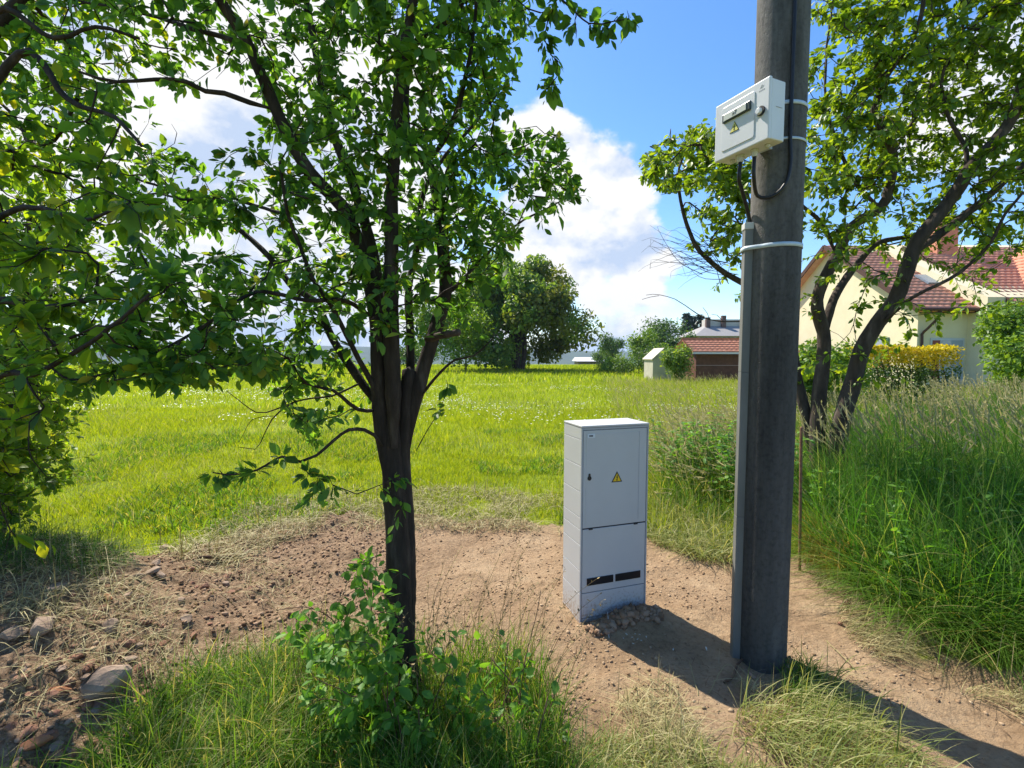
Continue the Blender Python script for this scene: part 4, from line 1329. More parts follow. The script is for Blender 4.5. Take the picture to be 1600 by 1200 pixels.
# darker lower half, blending unevenly into the upper part
tcx = nd(CONC, 'ShaderNodeTexCoord')
sx = nd(CONC, 'ShaderNodeSeparateXYZ')
lk(CONC, tcx.outputs['Object'], sx.inputs[0])
ad = nd(CONC, 'ShaderNodeMath', operation='ADD')
lk(CONC, sx.outputs['Z'], ad.inputs[0])
n_ = nd(CONC, 'ShaderNodeMath', operation='MULTIPLY')
lk(CONC, noise(CONC, 2.6, 8, .65, (1, 1, .3)), n_.inputs[0]); n_.inputs[1].default_value = 1.6
lk(CONC, n_.outputs[0], ad.inputs[1])
st_ = ramp(CONC, ad.outputs[0], [(0, (.50, .50, .50)), (.5, (.5, .5, .5)), (1, (1, 1, 1))])
mr = nd(CONC, 'ShaderNodeMapRange')
mr.inputs['From Min'].default_value = 2.2; mr.inputs['From Max'].default_value = 3.4
mr.inputs['To Min'].default_value = .5; mr.inputs['To Max'].default_value = 1.0
lk(CONC, ad.outputs[0], mr.inputs['Value'])
mm2 = nd(CONC, 'ShaderNodeMix', data_type='RGBA', blend_type='MULTIPLY')
mm2.inputs['Factor'].default_value = 1
lk(CONC, mm.outputs['Result'], mm2.inputs['A']); lk(CONC, mr.outputs[0], mm2.inputs['B'])
lk(CONC, mm2.outputs['Result'], b.inputs['Base Color'])
bp = nd(CONC, 'ShaderNodeBump')
bp.inputs['Strength'].default_value = .8; bp.inputs['Distance'].default_value = .010
vo = nd(CONC, 'ShaderNodeTexVoronoi')
vo.inputs['Scale'].default_value = 60
lk(CONC, tcx.outputs['Object'], vo.inputs['Vector'])
hb = nd(CONC, 'ShaderNodeMath', operation='ADD')
lk(CONC, noise(CONC, 22, 10, .7, (1, 1, .5)), hb.inputs[0])
lk(CONC, ramp(CONC, vo.outputs['Distance'], [(0, (0, 0, 0)), (.25, (.3, .3, .3)), (1, (.3, .3, .3))]), hb.inputs[1])
lk(CONC, hb.outputs[0], bp.inputs['Height'])
lk(CONC, bp.outputs[0], b.inputs['Normal'])
zs = np.concatenate([np.linspace(-.3, 8.0, 120), [8.02]])
ang = np.arange(48) * 2 * np.pi / 48
pz0 = float(terrain(PX, PY))
V = []
for z in zs:
    r = PR + .002 - .002 * z / 8 if z < 8.01 else PR * .85
    rr = r * (1 + .004 * np.sin(ang * 3 + z) + .003 * np.sin(5 * ang - z * 2))
    V.append(np.stack([PX + rr * np.cos(ang), PY + rr * np.sin(ang), np.full(48, z)], -1))
V = np.vstack(V + [np.array([[PX, PY, 8.02]])])
i = np.arange(len(zs) - 1)[:, None] * 48
k = np.arange(48)[None]
q = np.stack([i + k, i + (k + 1) % 48, i + 48 + (k + 1) % 48, i + 48 + k], -1).reshape(-1, 4)
e = (len(zs) - 1) * 48
tt = np.stack([e + np.arange(48), e + (np.arange(48) + 1) % 48, np.full(48, len(V) - 1)], -1)
po = npmesh('utility_pole', V, [q, tt], CONC, smooth=True, local=(PX, PY, 0))
po.location = (PX, PY, 0)
tag(po, 'thick round weathered grey concrete pole standing in the bare soil', 'pole')

GALV = noisy('galvanised_band', [(.3, (.42, .50, .56)), (.7, (.60, .68, .74))], 12, .4, .1, .002, spec=.5)
DUCT = noisy('grey_plastic_duct', [(.3, (.12, .12, .11)), (.7, (.21, .21, .195))], 6, .6, .25, .003, (1, 1, .3))
CAPM = mat('pale_plastic_cap', (.55, .55, .52), .5, .4)
BLK = mat('black_rubber', (.012, .012, .014), .45, .4)


def polar(phi, r, z): return (PX + r * math.cos(phi), PY + r * math.sin(phi), z)


# cable duct up the side of the pole: direction seen at the left silhouette
viewaz = math.atan2(-PY, -PX)                        # from the pole to the camera
phi_d = viewaz - R(70)
cu, cv = math.cos(phi_d), math.sin(phi_d)


def duct_frame(o_, t_, z_): return Vector((PX + cu * o_ - cv * t_, PY + cv * o_ + cu * t_, z_))


dz = at(1169, 345, 2.45)[2]
du = empty('cable_duct', duct_frame(PR, 0, 0), 'grey plastic cable duct running up the left side of the pole', 'duct')
mb = MB()
for (z0_, z1_, j0, j1) in [(-.1, dz / 3, 0, 0), (dz / 3, 2 * dz / 3, 0, 0), (2 * dz / 3, dz - .03, 0, 0)]:
    c = [duct_frame(o_, t_, z_) - Vector(du.location) for z_ in (z0_, z1_) for (o_, t_) in ((PR - .012, -.027), (PR + .036, -.024), (PR + .036, .024), (PR - .012, .027))]
    mb.hexa(c)
mb.build('duct_body', DUCT, du, .003)
mb = MB()
c = [duct_frame(o_, t_, z_) - Vector(du.location) for z_ in (dz - .032, dz + .002) for (o_, t_) in ((PR - .012, -.030), (PR + .040, -.027), (PR + .040, .027), (PR - .012, .030))]
mb.hexa(c).build('duct_cap', CAPM, du, .004)


def band(z, h, label, r=PR + .0035, over_duct=False, tilt=0.0):
    n = 72
    V = []
    for s_, rad in ((0, r), (1, r + .0022)):
        for zz in (-h / 2, h / 2):
            for k in range(n):
                a = 2 * math.pi * k / n
                rr = rad
                if over_duct:
                    da = (a - phi_d + math.pi) % (2 * math.pi) - math.pi
                    # pulled round the duct's corners
                    x_ = abs(da)
                    if x_ < .72: rr = rad + (.038 if x_ < .20 else .038 * (1 - (x_ - .20) / .52) ** 1.2)
                V.append((rr * math.cos(a), rr * math.sin(a), zz + tilt * math.cos(a - viewaz - 1.2)))
    V = np.array(V)
    k = np.arange(n); k2 = (k + 1) % n
    q = [np.stack([2 * n + k, 2 * n + k2, 3 * n + k2, 3 * n + k], -1), np.stack([k2, k, n + k, n + k2], -1),
         np.stack([n + k, n + k2, 3 * n + k2, 3 * n + k][::-1], -1), np.stack([k2, k, 2 * n + k, 2 * n + k2][::-1], -1)]
    o = npmesh('metal_strap', V, [np.vstack(q)], GALV, smooth=False)
    o.location = (PX, PY, z)
    tag(o, label, 'strap', 'metal straps round the pole')
    return o


Yp = PY - .1
band(at(1205, 382, Yp)[2], .020, 'galvanised strap holding the duct to the pole below the meter box', over_duct=True)
band(at(1245, 162, Yp)[2], .018, 'upper galvanised strap behind the meter box')
band(at(1240, 218, Yp)[2], .012, 'thin strap level with the lower edge of the meter box')

# cable down the pole, looping into the box
BX = dict(x=1.01530377, y=2.49128834, z=2.56941878, yaw=-1.15139486, w=.3059, h=.2727, d=.10698971)
ba = Vector((math.cos(BX['yaw']), math.sin(BX['yaw']), 0))
bb = Vector((-math.sin(BX['yaw']), math.cos(BX['yaw']), 0))
bo = Vector((BX['x'], BX['y'], BX['z']))


def bl(u, v, z): return bo + ba * u + bb * v + Vector((0, 0, z))


tb = Tubes()
ph = viewaz + R(22)
pc = [polar(ph, PR + .010, z) for z in (6.5, 4.5, 3.6, 3.1, 2.85, 2.65)]
zb = BX['z']
pc += [polar(ph + R(2), PR + .012, zb - .05), polar(ph - R(8), PR + .02, zb - .15), polar(ph - R(30), PR + .035, zb - .205), polar(ph - R(52), PR + .05, zb - .19)]
pend = bl(.19, .055, -.03)
pc += [tuple(pend + Vector((0, 0, -.09))), tuple(pend)]
tb.add(spline(pc, .02), .0085, 10)
cb = tb.build('power_cable', BLK, None)
tag(cb, 'black cable running down the pole and looping up into the meter box', 'cable')
tb = Tubes()
p0 = bl(.115, .05, -.03)
dtop = duct_frame(PR + .010, 0, dz)
tb.add(spline([tuple(p0), tuple(p0 + Vector((-.004, -.0, -.08))), tuple((p0 * .55 + dtop * .45) + Vector((-.012, 0, 0))), tuple(dtop + Vector((-.004, 0, .04))), tuple(dtop + Vector((0, 0, -.03)))], .02), .009, 10)
tag(tb.build('power_cable', BLK, None), 'short black cable from the meter box down into the duct', 'cable')

# ------------------------------------------------------------------ meter box on the pole
PLAS = noisy('white_plastic', [(.3, (.66, .67, .68)), (.7, (.74, .75, .76))], 3, .38, .05, .001, spec=.5)
PLASG = noisy('light_grey_plastic', [(.3, (.48, .485, .49)), (.7, (.53, .535, .54))], 2.5, .42, .06, .001, spec=.5)
DARK = mat('dark_gap', (.03, .03, .035), .6, .3)
YEL = mat('warning_yellow', (.80, .52, .02), .45, .4)
YEL2 = mat('faded_yellow', (.75, .70, .16), .5, .4)
BLKP = mat('black_print', (.015, .015, .018), .4, .4)
GREYP = mat('grey_print', (.30, .31, .33), .5, .3)
WHITEP = mat('name_plate', (.60, .62, .55), .4, .4)
bx = empty('meter_box', bo, 'white plastic meter box with warning sign strapped high on the pole', 'meter box', rz=BX['yaw'])
W, H, Dp = BX['w'], BX['h'], BX['d']
MB().box(.004, W - .004, .018, Dp, .004, H - .004).build('housing', PLAS, bx, .006, 3)
MB().box(0, W, 0, .0165, 0, H).build('door', PLAS, bx, .005, 3)


def outline(x0, x1, z0, z1, r, n=5):
    pts = []
    for cx, cz, a0 in ((x1 - r, z1 - r, 0), (x0 + r, z1 - r, 90), (x0 + r, z0 + r, 180), (x1 - r, z0 + r, 270)):
        for k in range(n + 1):
            a = R(a0 + 90 * k / n)
            pts.append((cx + r * math.cos(a), cz + r * math.sin(a)))
    return pts


MB().prism(outline(.042, W - .075, .035, H - .03, .012), .003, lambda u, v, w_: Vector((u, -w_, v))).build('door_panel', PLAS, bx, .0015, 2)
# name plate holder
np_ = MB().box(.055, W - .092, -.014, -.002, .165, .205).build('name_plate', mat('plate_holder', (.035, .05, .045), .35, .5), bx, .003)
MB().box(.066, W - .112, -.0165, -.0142, .171, .200).build('plate_insert', WHITEP, np_)


def text(body, size, loc, rotz, mt, name, parent, rx=R(90), ex=.0004):
    cu_ = bpy.data.curves.new(name, 'FONT')
    cu_.body = body
    cu_.size = size
    cu_.extrude = ex
    cu_.align_x = 'CENTER'
    cu_.align_y = 'CENTER'
    tmp = bpy.data.objects.new(name, cu_)
    me = bpy.data.meshes.new_from_object(tmp)
    me.materials.clear()
    me.materials.append(mt)
    bpy.data.objects.remove(tmp)
    o = bpy.data.objects.new(name, me)
    o.location = loc
    o.rotation_euler = (rx, 0, rotz)
    o.parent = parent
    C.objects.link(o)
    return o


text('x7', .026, (.130, -.0172, .186), 0, BLKP, 'lettering', np_)


def triangle(cx, cz, w_, h_, y, parent, ym, bdw=.006):
    s1 = [(cx - w_ / 2, cz - h_ / 2), (cx + w_ / 2, cz - h_ / 2), (cx, cz + h_ / 2)]
    fr = lambda u, v, t: Vector((u, y - t, v))
    o = MB().prism(s1, .0012, fr).build('warning_sign', BLKP, parent, .0004, 1)
    ccx, ccz = cx, cz - h_ / 6
    s2 = [(ccx + (u - ccx) * (1 - bdw / w_ * 3.0), ccz + (v - ccz) * (1 - bdw / w_ * 3.0)) for u, v in s1]
    MB().prism(s2, .0012, lambda u, v, t: Vector((u, y - .0012 - t, v))).build('sign_face', ym, o)
    k = h_ / 62.
    bolt = [(1, 30), (-7, 8), (0, 11), (-4, -8), (-8, -6), (-1, -19), (4, -5), (1, -7), (7, 17), (1, 14), (5, 30)]
    MB().prism([(cx + a * k * .8, cz - h_ * .14 + (b_ - 4) * k * .72) for a, b_ in bolt], .0008, lambda u, v, t: Vector((u, y - .0024 - t, v))).build('lightning_bolt', BLKP, o)
    return o


triangle(.122, .128, .055, .050, -.003, bx, YEL2, .003)
kb = MB().cyl((W - .040, -.001, .135), (W - .040, -.008, .135), .021, .021, 24).build('lock', DARK, bx, .001)
MB().cyl((W - .043, -.008, .133), (W - .043, -.022, .133), .015, .013, 24).build('lock_knob', PLAS, kb, .002)
lg = MB()
lg.prism([(W - .052, .236), (W - .046, .238), (W - .038, .250), (W - .044, .249)], .0004, lambda u, v, t: Vector((u, -.0001 - t, v)))
lg.prism([(W - .044, .236), (W - .036, .238), (W - .031, .246), (W - .037, .244)], .0004, lambda u, v, t: Vector((u, -.0001 - t, v)))
for k in range(4):
    lg.box(W - .056 + k * .008, W - .051 + k * .008, -.0005, -.0001, .224, .229)
lg.build('maker_mark', GREYP, bx)
for (u, v, r_) in ((.115, .05, .017), (.19, .055, .015), (.06, .06, .010), (.255, .06, .009)):
    MB().cyl((u, v, .003), (u, v, -.008), r_ * 1.25, r_ * 1.25, 20).cyl((u, v, -.0079), (u, v, -.03 if r_ > .012 else -.012), r_, r_ * .8, 20).build('cable_gland', CAPM, bx, .001)
for z_ in (.03, H - .06):
    MB().box(W / 2 - .03, W / 2 + .03, Dp + .0005, Dp + .075, z_, z_ + .03).build('bracket', GALV, bx)
MB().box(W + -.0035, W - .002, .045, .085, .148, .1495).build('side_mark', GREYP, bx)

# ------------------------------------------------------------------ floor cabinet
cyaw = .31914987
for _m in (PLASG,):
    _b = _m.node_tree.nodes['Principled BSDF']
    _src = _b.inputs['Base Color'].links[0].from_socket
    _tc = nd(_m, 'ShaderNodeTexCoord')
    _sx = nd(_m, 'ShaderNodeSeparateXYZ')
    lk(_m, _tc.outputs['Object'], _sx.inputs[0])
    _mr = nd(_m, 'ShaderNodeMapRange')
    _mr.inputs['From Min'].default_value = .30
    _mr.inputs['From Max'].default_value = .0
    _mr.inputs['To Min'].default_value = -.12
    _mr.inputs['To Max'].default_value = .22
    lk(_m, _sx.outputs['Z'], _mr.inputs['Value'])
    _a = nd(_m, 'ShaderNodeMath', operation='ADD')
    lk(_m, _mr.outputs[0], _a.inputs[0])
    lk(_m, noise(_m, 55, 8, .7), _a.inputs[1])
    _f = ramp(_m, _a.outputs[0], [(.60, (0, 0, 0)), (.74, (.7, .7, .7))])
    _mx = nd(_m, 'ShaderNodeMix', data_type='RGBA')
    lk(_m, _f, _mx.inputs['Factor'])
    lk(_m, _src, _mx.inputs['A'])
    _mx.inputs['B'].default_value = (.30, .20, .125, 1)
    lk(_m, _mx.outputs['Result'], _b.inputs['Base Color'])
cabn = empty('electrical_cabinet', (.40814814, 2.79291621, 0), 'light grey free-standing electrical cabinet with a warning sign on its door', 'cabinet', rz=cyaw)
W, H, Dp = .4543, 1.1903, .2474
MB().box(.006, W - .006, .012, Dp - .006, -.3, H - .012).build('housing', PLASG, cabn)
MB().box(-.002, W + .002, -.002, Dp + .002, H - .0115, H).build('top_cover', PLASG, cabn, .003, 3)
zl = [-.25, .023, .18, .321, .476, .569, .642, .797, .952, 1.107, H - .0135]
for (xa, xb) in ((0, .0055), (W - .0055, W)):
    sp_ = MB()
    for a_, b_ in zip(zl[:-1], zl[1:]):
        sp_.box(xa, xb, .008, Dp, a_ + .0015, b_ - .0015)
    sp_.build('side_panel', PLASG, cabn, .0012, 1)
MB().box(.0065, W - .0065, Dp - .0055, Dp, -.25, H - .013).build('back_panel', PLASG, cabn)
MB().box(0, .0095, .0, .0075, -.25, H - .0135).box(W - .0095, W, .0, .0075, -.25, H - .0135).box(.0100, W - .0100, .0, .0075, H - .026, H - .0135).build('front_frame', mat('frame_grey', (.40, .41, .43), .45, .4), cabn, .001)
MB().box(.010, W - .010, .009, .0115, -.2, H - .026).build('gap_backing', DARK, cabn)
dr = MB().box(.0125, W - .0125, .001, .0085, .578, H - .029).build('door', PLASG, cabn, .002)
MB().prism(outline(.030, W - .075, .598, H - .05, .008), .0016, lambda u, v, t: Vector((u, .001 - t, v))).build('door_relief', PLASG, dr, .0008, 2)
MB().box(W - .066, W - .064, -.0003, .0009, .60, H - .05).build('door_groove', mat('groove', (.4, .41, .43), .5, .4), dr)
for (xa) in (.052, W - .095):
    MB().box(xa, xa + .026, -.004, .007, .566, .5775).build('hinge', DARK, dr, .002)
# keyhole cover
pts = []
for k in range(17):
    a = R(-240 + 300 * k / 16)
    pts.append((.052 + .0125 * math.cos(a), .878 + .0135 * math.sin(a)))
pts += [(.052 + .0055, .900), (.052 + .004, .9055), (.052 - .004, .9055), (.052 - .0055, .900)]
MB().prism(pts, .005, lambda u, v, t: Vector((u, -.0008 - t, v))).build('key_cover', BLKP, dr, .001)
triangle(.236, .874, .074, .066, -.0008, dr, YEL, .0065)
mk = MB()
mk.box(.038, .086, -.0018, -.0008, 1.118, 1.142)
mko = mk.build('maker_plate', mat('plate_pale', (.62, .66, .70), .4, .4), dr)
ml_ = MB()
for (a_, b_) in ((.048, .0545), (.0562, .0632), (.0650, .0715)):
    ml_.box(a_, b_, -.0024, -.0018, 1.1245, 1.1345)
ml_.build('maker_mark', BLKP, mko)
lp = MB().box(.0125, W - .0125, .001, .0085, .184, .570).build('lower_panel', PLASG, cabn, .002)
for (ua, ub) in ((.043, .222), (.236, .412)):
    MB().box(ua, ub, -.003, .0005, .226, .272).build('vent_window', mat('vent_black', (.012, .012, .016), .3, .5), lp, .002)
MB().box(.0125, W - .0125, .001, .0085, .030, .180).build('plinth_panel', PLASG, cabn, .002)
MB().box(.0125, W - .0125, .001, .0085, -.2, .026).build('plinth_panel', PLASG, cabn, .002)

# rusty rod
RUST = noisy('rust', [(.3, (.13, .065, .035)), (.7, (.28, .16, .09))], 40, .9, .5, .002)
p = G(1250, 892)
tb = Tubes()
top = at(1252, 668, p[1] - .02)
n_ = 90
zz = np.linspace(-.1, top[2], n_)
P_ = np.stack([np.linspace(p[0], top[0], n_), np.linspace(p[1], p[1] - .02, n_), zz], -1)
tb.add(P_, .0095 + .0014 * (np.arange(n_) % 2), 8)
tag(tb.build('steel_rod', RUST), 'thin rusty ribbed steel rod stuck upright in the soil right of the pole', 'rod')


# ------------------------------------------------------------------ stones, sticks, clods
def stone(px, py, sx_, sy_, sz_, mt, label, group=None, rz=None, tilt=0, gp_=None, sink=.35, name='stone', parent=None):
    p = G(px, py) if gp_ is None else np.array([*gp_, 0.])
    z = float(terrain(p[0], p[1]))
    if gp_ is None and z > .05:                    # on the heap: walk the ray to the surface
        d = ray(px, py)
        for s in np.linspace(.8, 5, 400):
            r_ = np.array([0, 0, EYE]) + d * s
            if r_[2] < float(terrain(r_[0], r_[1])):
                p = r_; z = r_[2]; break
    bm = bmesh.new()
    pts = rng.normal(0, 1, (16, 3))
    pts /= np.linalg.norm(pts, axis=1)[:, None]
    pts *= rng.uniform(.8, 1.05, (16, 1))
    for q_ in pts: bm.verts.new(q_ * np.array([sx_, sy_, sz_]) * .5)
    res = bmesh.ops.convex_hull(bm, input=bm.verts)
    bmesh.ops.delete(bm, geom=[v for v in bm.verts if not v.link_faces], context='VERTS')
    bmesh.ops.bevel(bm, geom=bm.edges[:], offset=min(sx_, sy_, sz_) * .06, segments=1, affect='EDGES', profile=.5)
    bmesh.ops.recalc_face_normals(bm, faces=bm.faces)
    me = bpy.data.meshes.new(name)
    bm.to_mesh(me); bm.free()
    o = link(name, me, mt)
    o.location = (p[0], p[1], z + sz_ * (.5 - sink))
    o.rotation_euler = (tilt, random.gauss(0, .15), random.uniform(0, 6.3) if rz is None else rz)
    tag(o, label, 'stone', group)
    return o


stone(165, 1085, .24, .19, .17, STONE, 'large pale beige stone at the front of the rubble', rz=.9, tilt=-.35, sink=.2)
stone(97, 1082, .12, .06, .03, BRICKS, 'flat orange broken tile left of the large pale stone', rz=.3, sink=-.1)
stone(50, 1165, .14, .06, .05, BRICKS, 'dull orange brick fragment in the shade at the bottom left', rz=.6)
stone(168, 935, .10, .07, .05, BRICKS, 'reddish brick piece at the right edge of the heap', rz=-.4)
stone(172, 985, .12, .08, .11, STONE, 'pointed beige stone below the reddish brick piece', tilt=.5)
stone(115, 1030, .11, .09, .05, STONE_R, 'flat brown stone lying in front of the heap', rz=.2)
stone(225, 1085, .13, .06, .035, STONE_R, 'flat brown slab right of the large pale stone', rz=.25)
stone(257, 865, .10, .07, .03, STONE, 'pale flat slab at the top end of the stony strip', sink=.1)
stone(243, 883, .12, .08, .03, STONE, 'pale flat slab second in the stony strip', sink=.1)
stone(240, 893, .13, .09, .03, STONE, 'pale flat slab third in the stony strip', sink=.1)
stone(213, 905, .13, .09, .04, STONE, 'pale slab fourth in the stony strip nearest the heap', sink=.1)
stone(165, 913, .16, .08, .06, STONE, 'grey slab half under the grass beside the heap', sink=.2)
stone(250, 903, .07, .13, .06, STONE, 'upright beige stone beside the pale slabs', sink=.2)
stone(300, 890, .09, .06, .04, STONE_R, 'stone at the lower end of the brown stick')
stone(322, 870, .14, .06, .02, STONE, 'thin stacked pale slate beside the brown stick', sink=0)
stone(1322, 950, .07, .06, .06, STONE_R, 'red-brown clod of brick below the yellow grass right of the pole', sink=.2)
stone(1313, 975, .04, .03, .03, STONE_R, 'small brown stone in front of the red-brown clod', sink=.2)
stone(60, 985, .22, .13, .10, STONE, 'big flat grey stone sticking out of the heap')
stone(25, 990, .16, .10, .06, STONE, 'pale grey stone at the left border in the heap')
stone(90, 920, .12, .12, .05, STONE, 'greyish stone on the upper right side of the heap')
gi = 0
for i in range(120):
    for _ in range(40):
        px, py = random.uniform(10, 420), random.uniform(890, 1190)
        if px < 430 - (py - 890) * .55: break
    s = random.uniform(.02, .075)
    stone(px, py, s * random.uniform(.8, 1.5), s, s * random.uniform(.4, .8), random.choice([STONE, STONE_R, STONE_R, STONE_R]), 'small angular stone in the rubble left of the tree', 'small stones in the rubble')


# sticks
def stick(pts, r0, r1, label, mt=STICK, z=True):
    P = []
    for px, py, dz_ in pts:
        g_ = G(px, py)
        P.append([g_[0], g_[1], float(terrain(g_[0], g_[1])) + dz_])
    S = spline(P, .015)
    S += rng.normal(0, .0012, S.shape)
    tb = Tubes()
    tb.add(S, np.linspace(r0, r1, len(S)), 8)
    return tag(tb.build('stick', mt), label, 'stick')


stick([(310, 896, .015), (345, 888, .02), (370, 884, .03), (389, 873, .045)], .012, .017, 'thick brown branch piece lying on the soil left of the tree')
stick([(1132, 1068, .008), (1145, 1058, .012), (1152, 1042, .02), (1161, 1032, .02)], .006, .005, 'knobbly brown stick lying in the shadow in front of the pole')
stick([(1107, 1085, .004), (1122, 1062, .02), (1134, 1047, .03), (1144, 1045, .02)], .0018, .0012, 'bent thin dry twig in the shadow left of the pole', STRAW)
stick([(1077, 1048, .05), (1085, 1070, .02), (1092, 1088, .003)], .0012, .0018, 'thin dry stem standing in the cabinet shadow', STRAW)
stick([(949, 972, .03), (950, 980, .015), (951, 996, .0)], .0022, .0022, 'short white strip stuck in the soil in front of the cabinet', CAPM)
stick([(1290, 1000, .004), (1330, 1040, .02), (1335, 1046, .0)], .002, .002, 'thin straw piece on the soil right of the pole', STRAW)
stick([(160, 905, .02), (170, 960, .12), (180, 1010, .02)], .003, .002, 'pale dry stem leaning on the rubble', STRAW)
for (px, py, s) in [(1050, 1014, .03), (1104, 1007, .045)]:
    pass
stone(1104, 1010, .010, .045, .006, WHITEP, 'long white plastic chip in the shadow between cabinet and pole', name='chip', sink=-.2, rz=-.2)
stone(1052, 1015, .010, .028, .006, WHITEP, 'short white chip in the middle of the cabinet shadow', name='chip', sink=-.2, rz=-.4)
stone(991, 1034, .030, .016, .012, STONE, 'grey pebble on the edge of the cabinet shadow', sink=0)
stone(1176, 1050, .07, .035, .012, STONE, 'flat shard at the front of the pole', sink=0)
for i in range(9):
    stone(random.uniform(972, 1012), random.uniform(992, 1010), .018, .008, .003, WHITEP, 'tiny white plastic chip in front of the cabinet', 'tiny white chips in front of the cabinet', name='chip', sink=-.3)

# clods of soil (uncountable)
def clods(n, fn, smin, smax, mt, label, box):
    x, y = scatter(n, *box, fn)
    n = len(x)
    s = smin + (smax - smin) * rng.random(n) ** 4
    t_ = (1 + 5 ** .5) / 2
    iv = np.array([(-1, t_, 0), (1, t_, 0), (-1, -t_, 0), (1, -t_, 0), (0, -1, t_), (0, 1, t_), (0, -1, -t_), (0, 1, -t_), (t_, 0, -1), (t_, 0, 1), (-t_, 0, -1), (-t_, 0, 1)]) / 1.9
    fa = np.array([(0, 11, 5), (0, 5, 1), (0, 1, 7), (0, 7, 10), (0, 10, 11), (1, 5, 9), (5, 11, 4), (11, 10, 2), (10, 7, 6), (7, 1, 8), (3, 9, 4), (3, 4, 2), (3, 2, 6), (3, 6, 8), (3, 8, 9), (4, 9, 5), (2, 4, 11), (6, 2, 10), (8, 6, 7), (9, 8, 1)])
    V = iv[None] * (1 + rng.uniform(-.45, .45, (n, 12, 1))) * rng.uniform(.6, 1.2, (n, 1, 3)) * s[:, None, None]
    V[:, :, 2] *= .7
    V += np.stack([x, y, terrain(x, y) + s * .18], -1)[:, None]
    F_ = (fa[None] + (np.arange(n) * 12)[:, None, None]).reshape(-1, 3)
    tag(npmesh('soil_clods', V.reshape(-1, 3), [F_], mt), label, 'soil', kind='stuff')


SOIL = foliage('clod', [(0, (.19, .12, .07)), (.5, (.30, .20, .12)), (1, (.42, .31, .2))], (1, 1, 1), 0.0, .95, .1)
SOILR = foliage('clod_red', [(0, (.15, .09, .055)), (.5, (.26, .165, .10)), (1, (.36, .25, .17))], (1, 1, 1), 0.0, .95, .1)
clods(10000, lambda x, y: (dirtmask(x, y) > .5) & (rng.random(x.shape) < (fbm(x * 2.6, y * 2.6, 4, 81) - .36) * 3), .0012, .012, SOIL, 'small crumbs of light brown soil round the cabinet and pole', (-1, 3.2, 1.5, 4.8))
clods(14000, lambda x, y: (dirtmask(x, y) > .5) & (x < -.5 - .25 * (y - 2)), .002, .017, SOILR, 'reddish clods of dug soil left of the tree', (-4, 0, 1.5, 4.8))
clods(900, lambda x, y: (np.abs((x - .66) * .95 + (y - 2.82) * .31) < .24) & (np.abs(-(x - .66) * .31 + (y - 2.82) * .95 + .045) < .05), .005, .030, SOILR, 'dark loose soil heaped along the foot of the cabinet', (.3, 1, 2.5, 3.1))

# ------------------------------------------------------------------ buildings
CREAM = noisy('cream_render', [(.3, (.66, .58, .38)), (.7, (.73, .65, .45))], 1.5, .9, .1, .01)
BROWNW = noisy('brown_timber', [(.3, (.10, .045, .03)), (.7, (.16, .075, .05))], 4, .8, .3, .01)


def tile_mat(name, c0, c1, pitch_dir='Y'):
    m = mat(name, (1, 1, 1), .75, .3)
    b = m.node_tree.nodes['Principled BSDF']
    lk(m, ramp(m, noise(m, 3, 6, .6), [(.3, c0), (.7, c1)]), b.inputs['Base Color'])
    return m


TILE = tile_mat('red_roof_tile', (.54, .23, .145), (.68, .34, .22))
TILE2 = tile_mat('orange_roof_tile', (.52, .20, .12), (.66, .30, .18))


def tiled_roof(name, O, ux, vy, w_, l_, mt, parent, local, pu=.30, pv=.36, th=.16):
    """roof slab with real courses: O eave corner, ux along eave, vy up the slope (unit vectors); rows of rolled tiles"""
    O, ux, vy = np.array(O, float), np.array(ux, float), np.array(vy, float)
    nz = np.cross(ux, vy); nz /= np.linalg.norm(nz)
    if nz[2] < 0: nz = -nz
    rows = int(math.ceil(l_ / pv))
    nu = int(w_ / pu) * 4 + 1
    us = np.linspace(0, w_, nu)
    prof = .028 * (.5 + .5 * np.cos(us / pu * 2 * np.pi))
    V, Q = [], []
    base = 0
    for r in range(rows):
        v0, v1 = r * pv, min(l_, (r + 1) * pv + .02)
        a = O + us[:, None] * ux + v0 * vy + (prof + .055)[:, None] * nz
        a0 = O + us[:, None] * ux + v0 * vy + (prof * 0 + .0)[:, None] * nz
        bb_ = O + us[:, None] * ux + v1 * vy + (prof + .012)[:, None] * nz
        V += [a0, a, bb_]
        i = np.arange(nu - 1)
        Q.append(np.stack([base + i, base + i + 1, base + nu + i + 1, base + nu + i], -1))
        Q.append(np.stack([base + nu + i, base + nu + i + 1, base + 2 * nu + i + 1, base + 2 * nu + i], -1))
        base += 3 * nu
    # underside slab
    c = [O, O + ux * w_, O + ux * w_ + vy * l_, O + vy * l_]
    V.append(np.array([p_ - nz * .002 for p_ in c] + [p_ - nz * th for p_ in c]))
    for f in ((0, 1, 2, 3), (4, 5, 6, 7), (0, 1, 5, 4), (1, 2, 6, 5), (2, 3, 7, 6), (3, 0, 4, 7)):
        Q.append(np.array([[base + k for k in f]]))
    return npmesh(name, np.vstack(V), [np.vstack(Q)], mt, parent, False, local)


hx, hy = 18.4, 22.0
house = empty('house', (hx, hy, 0), 'cream rendered house with red tiled gable roofs on the right', 'house')
HL = np.array([hx, hy, 0])
wl = MB()
# wing A: gable wall on X = 18.9, prism
ez, rz_, yh = 3.75, 8.1, 6.9
AX0, AX1 = hx + .45 - hx, 26 - hx


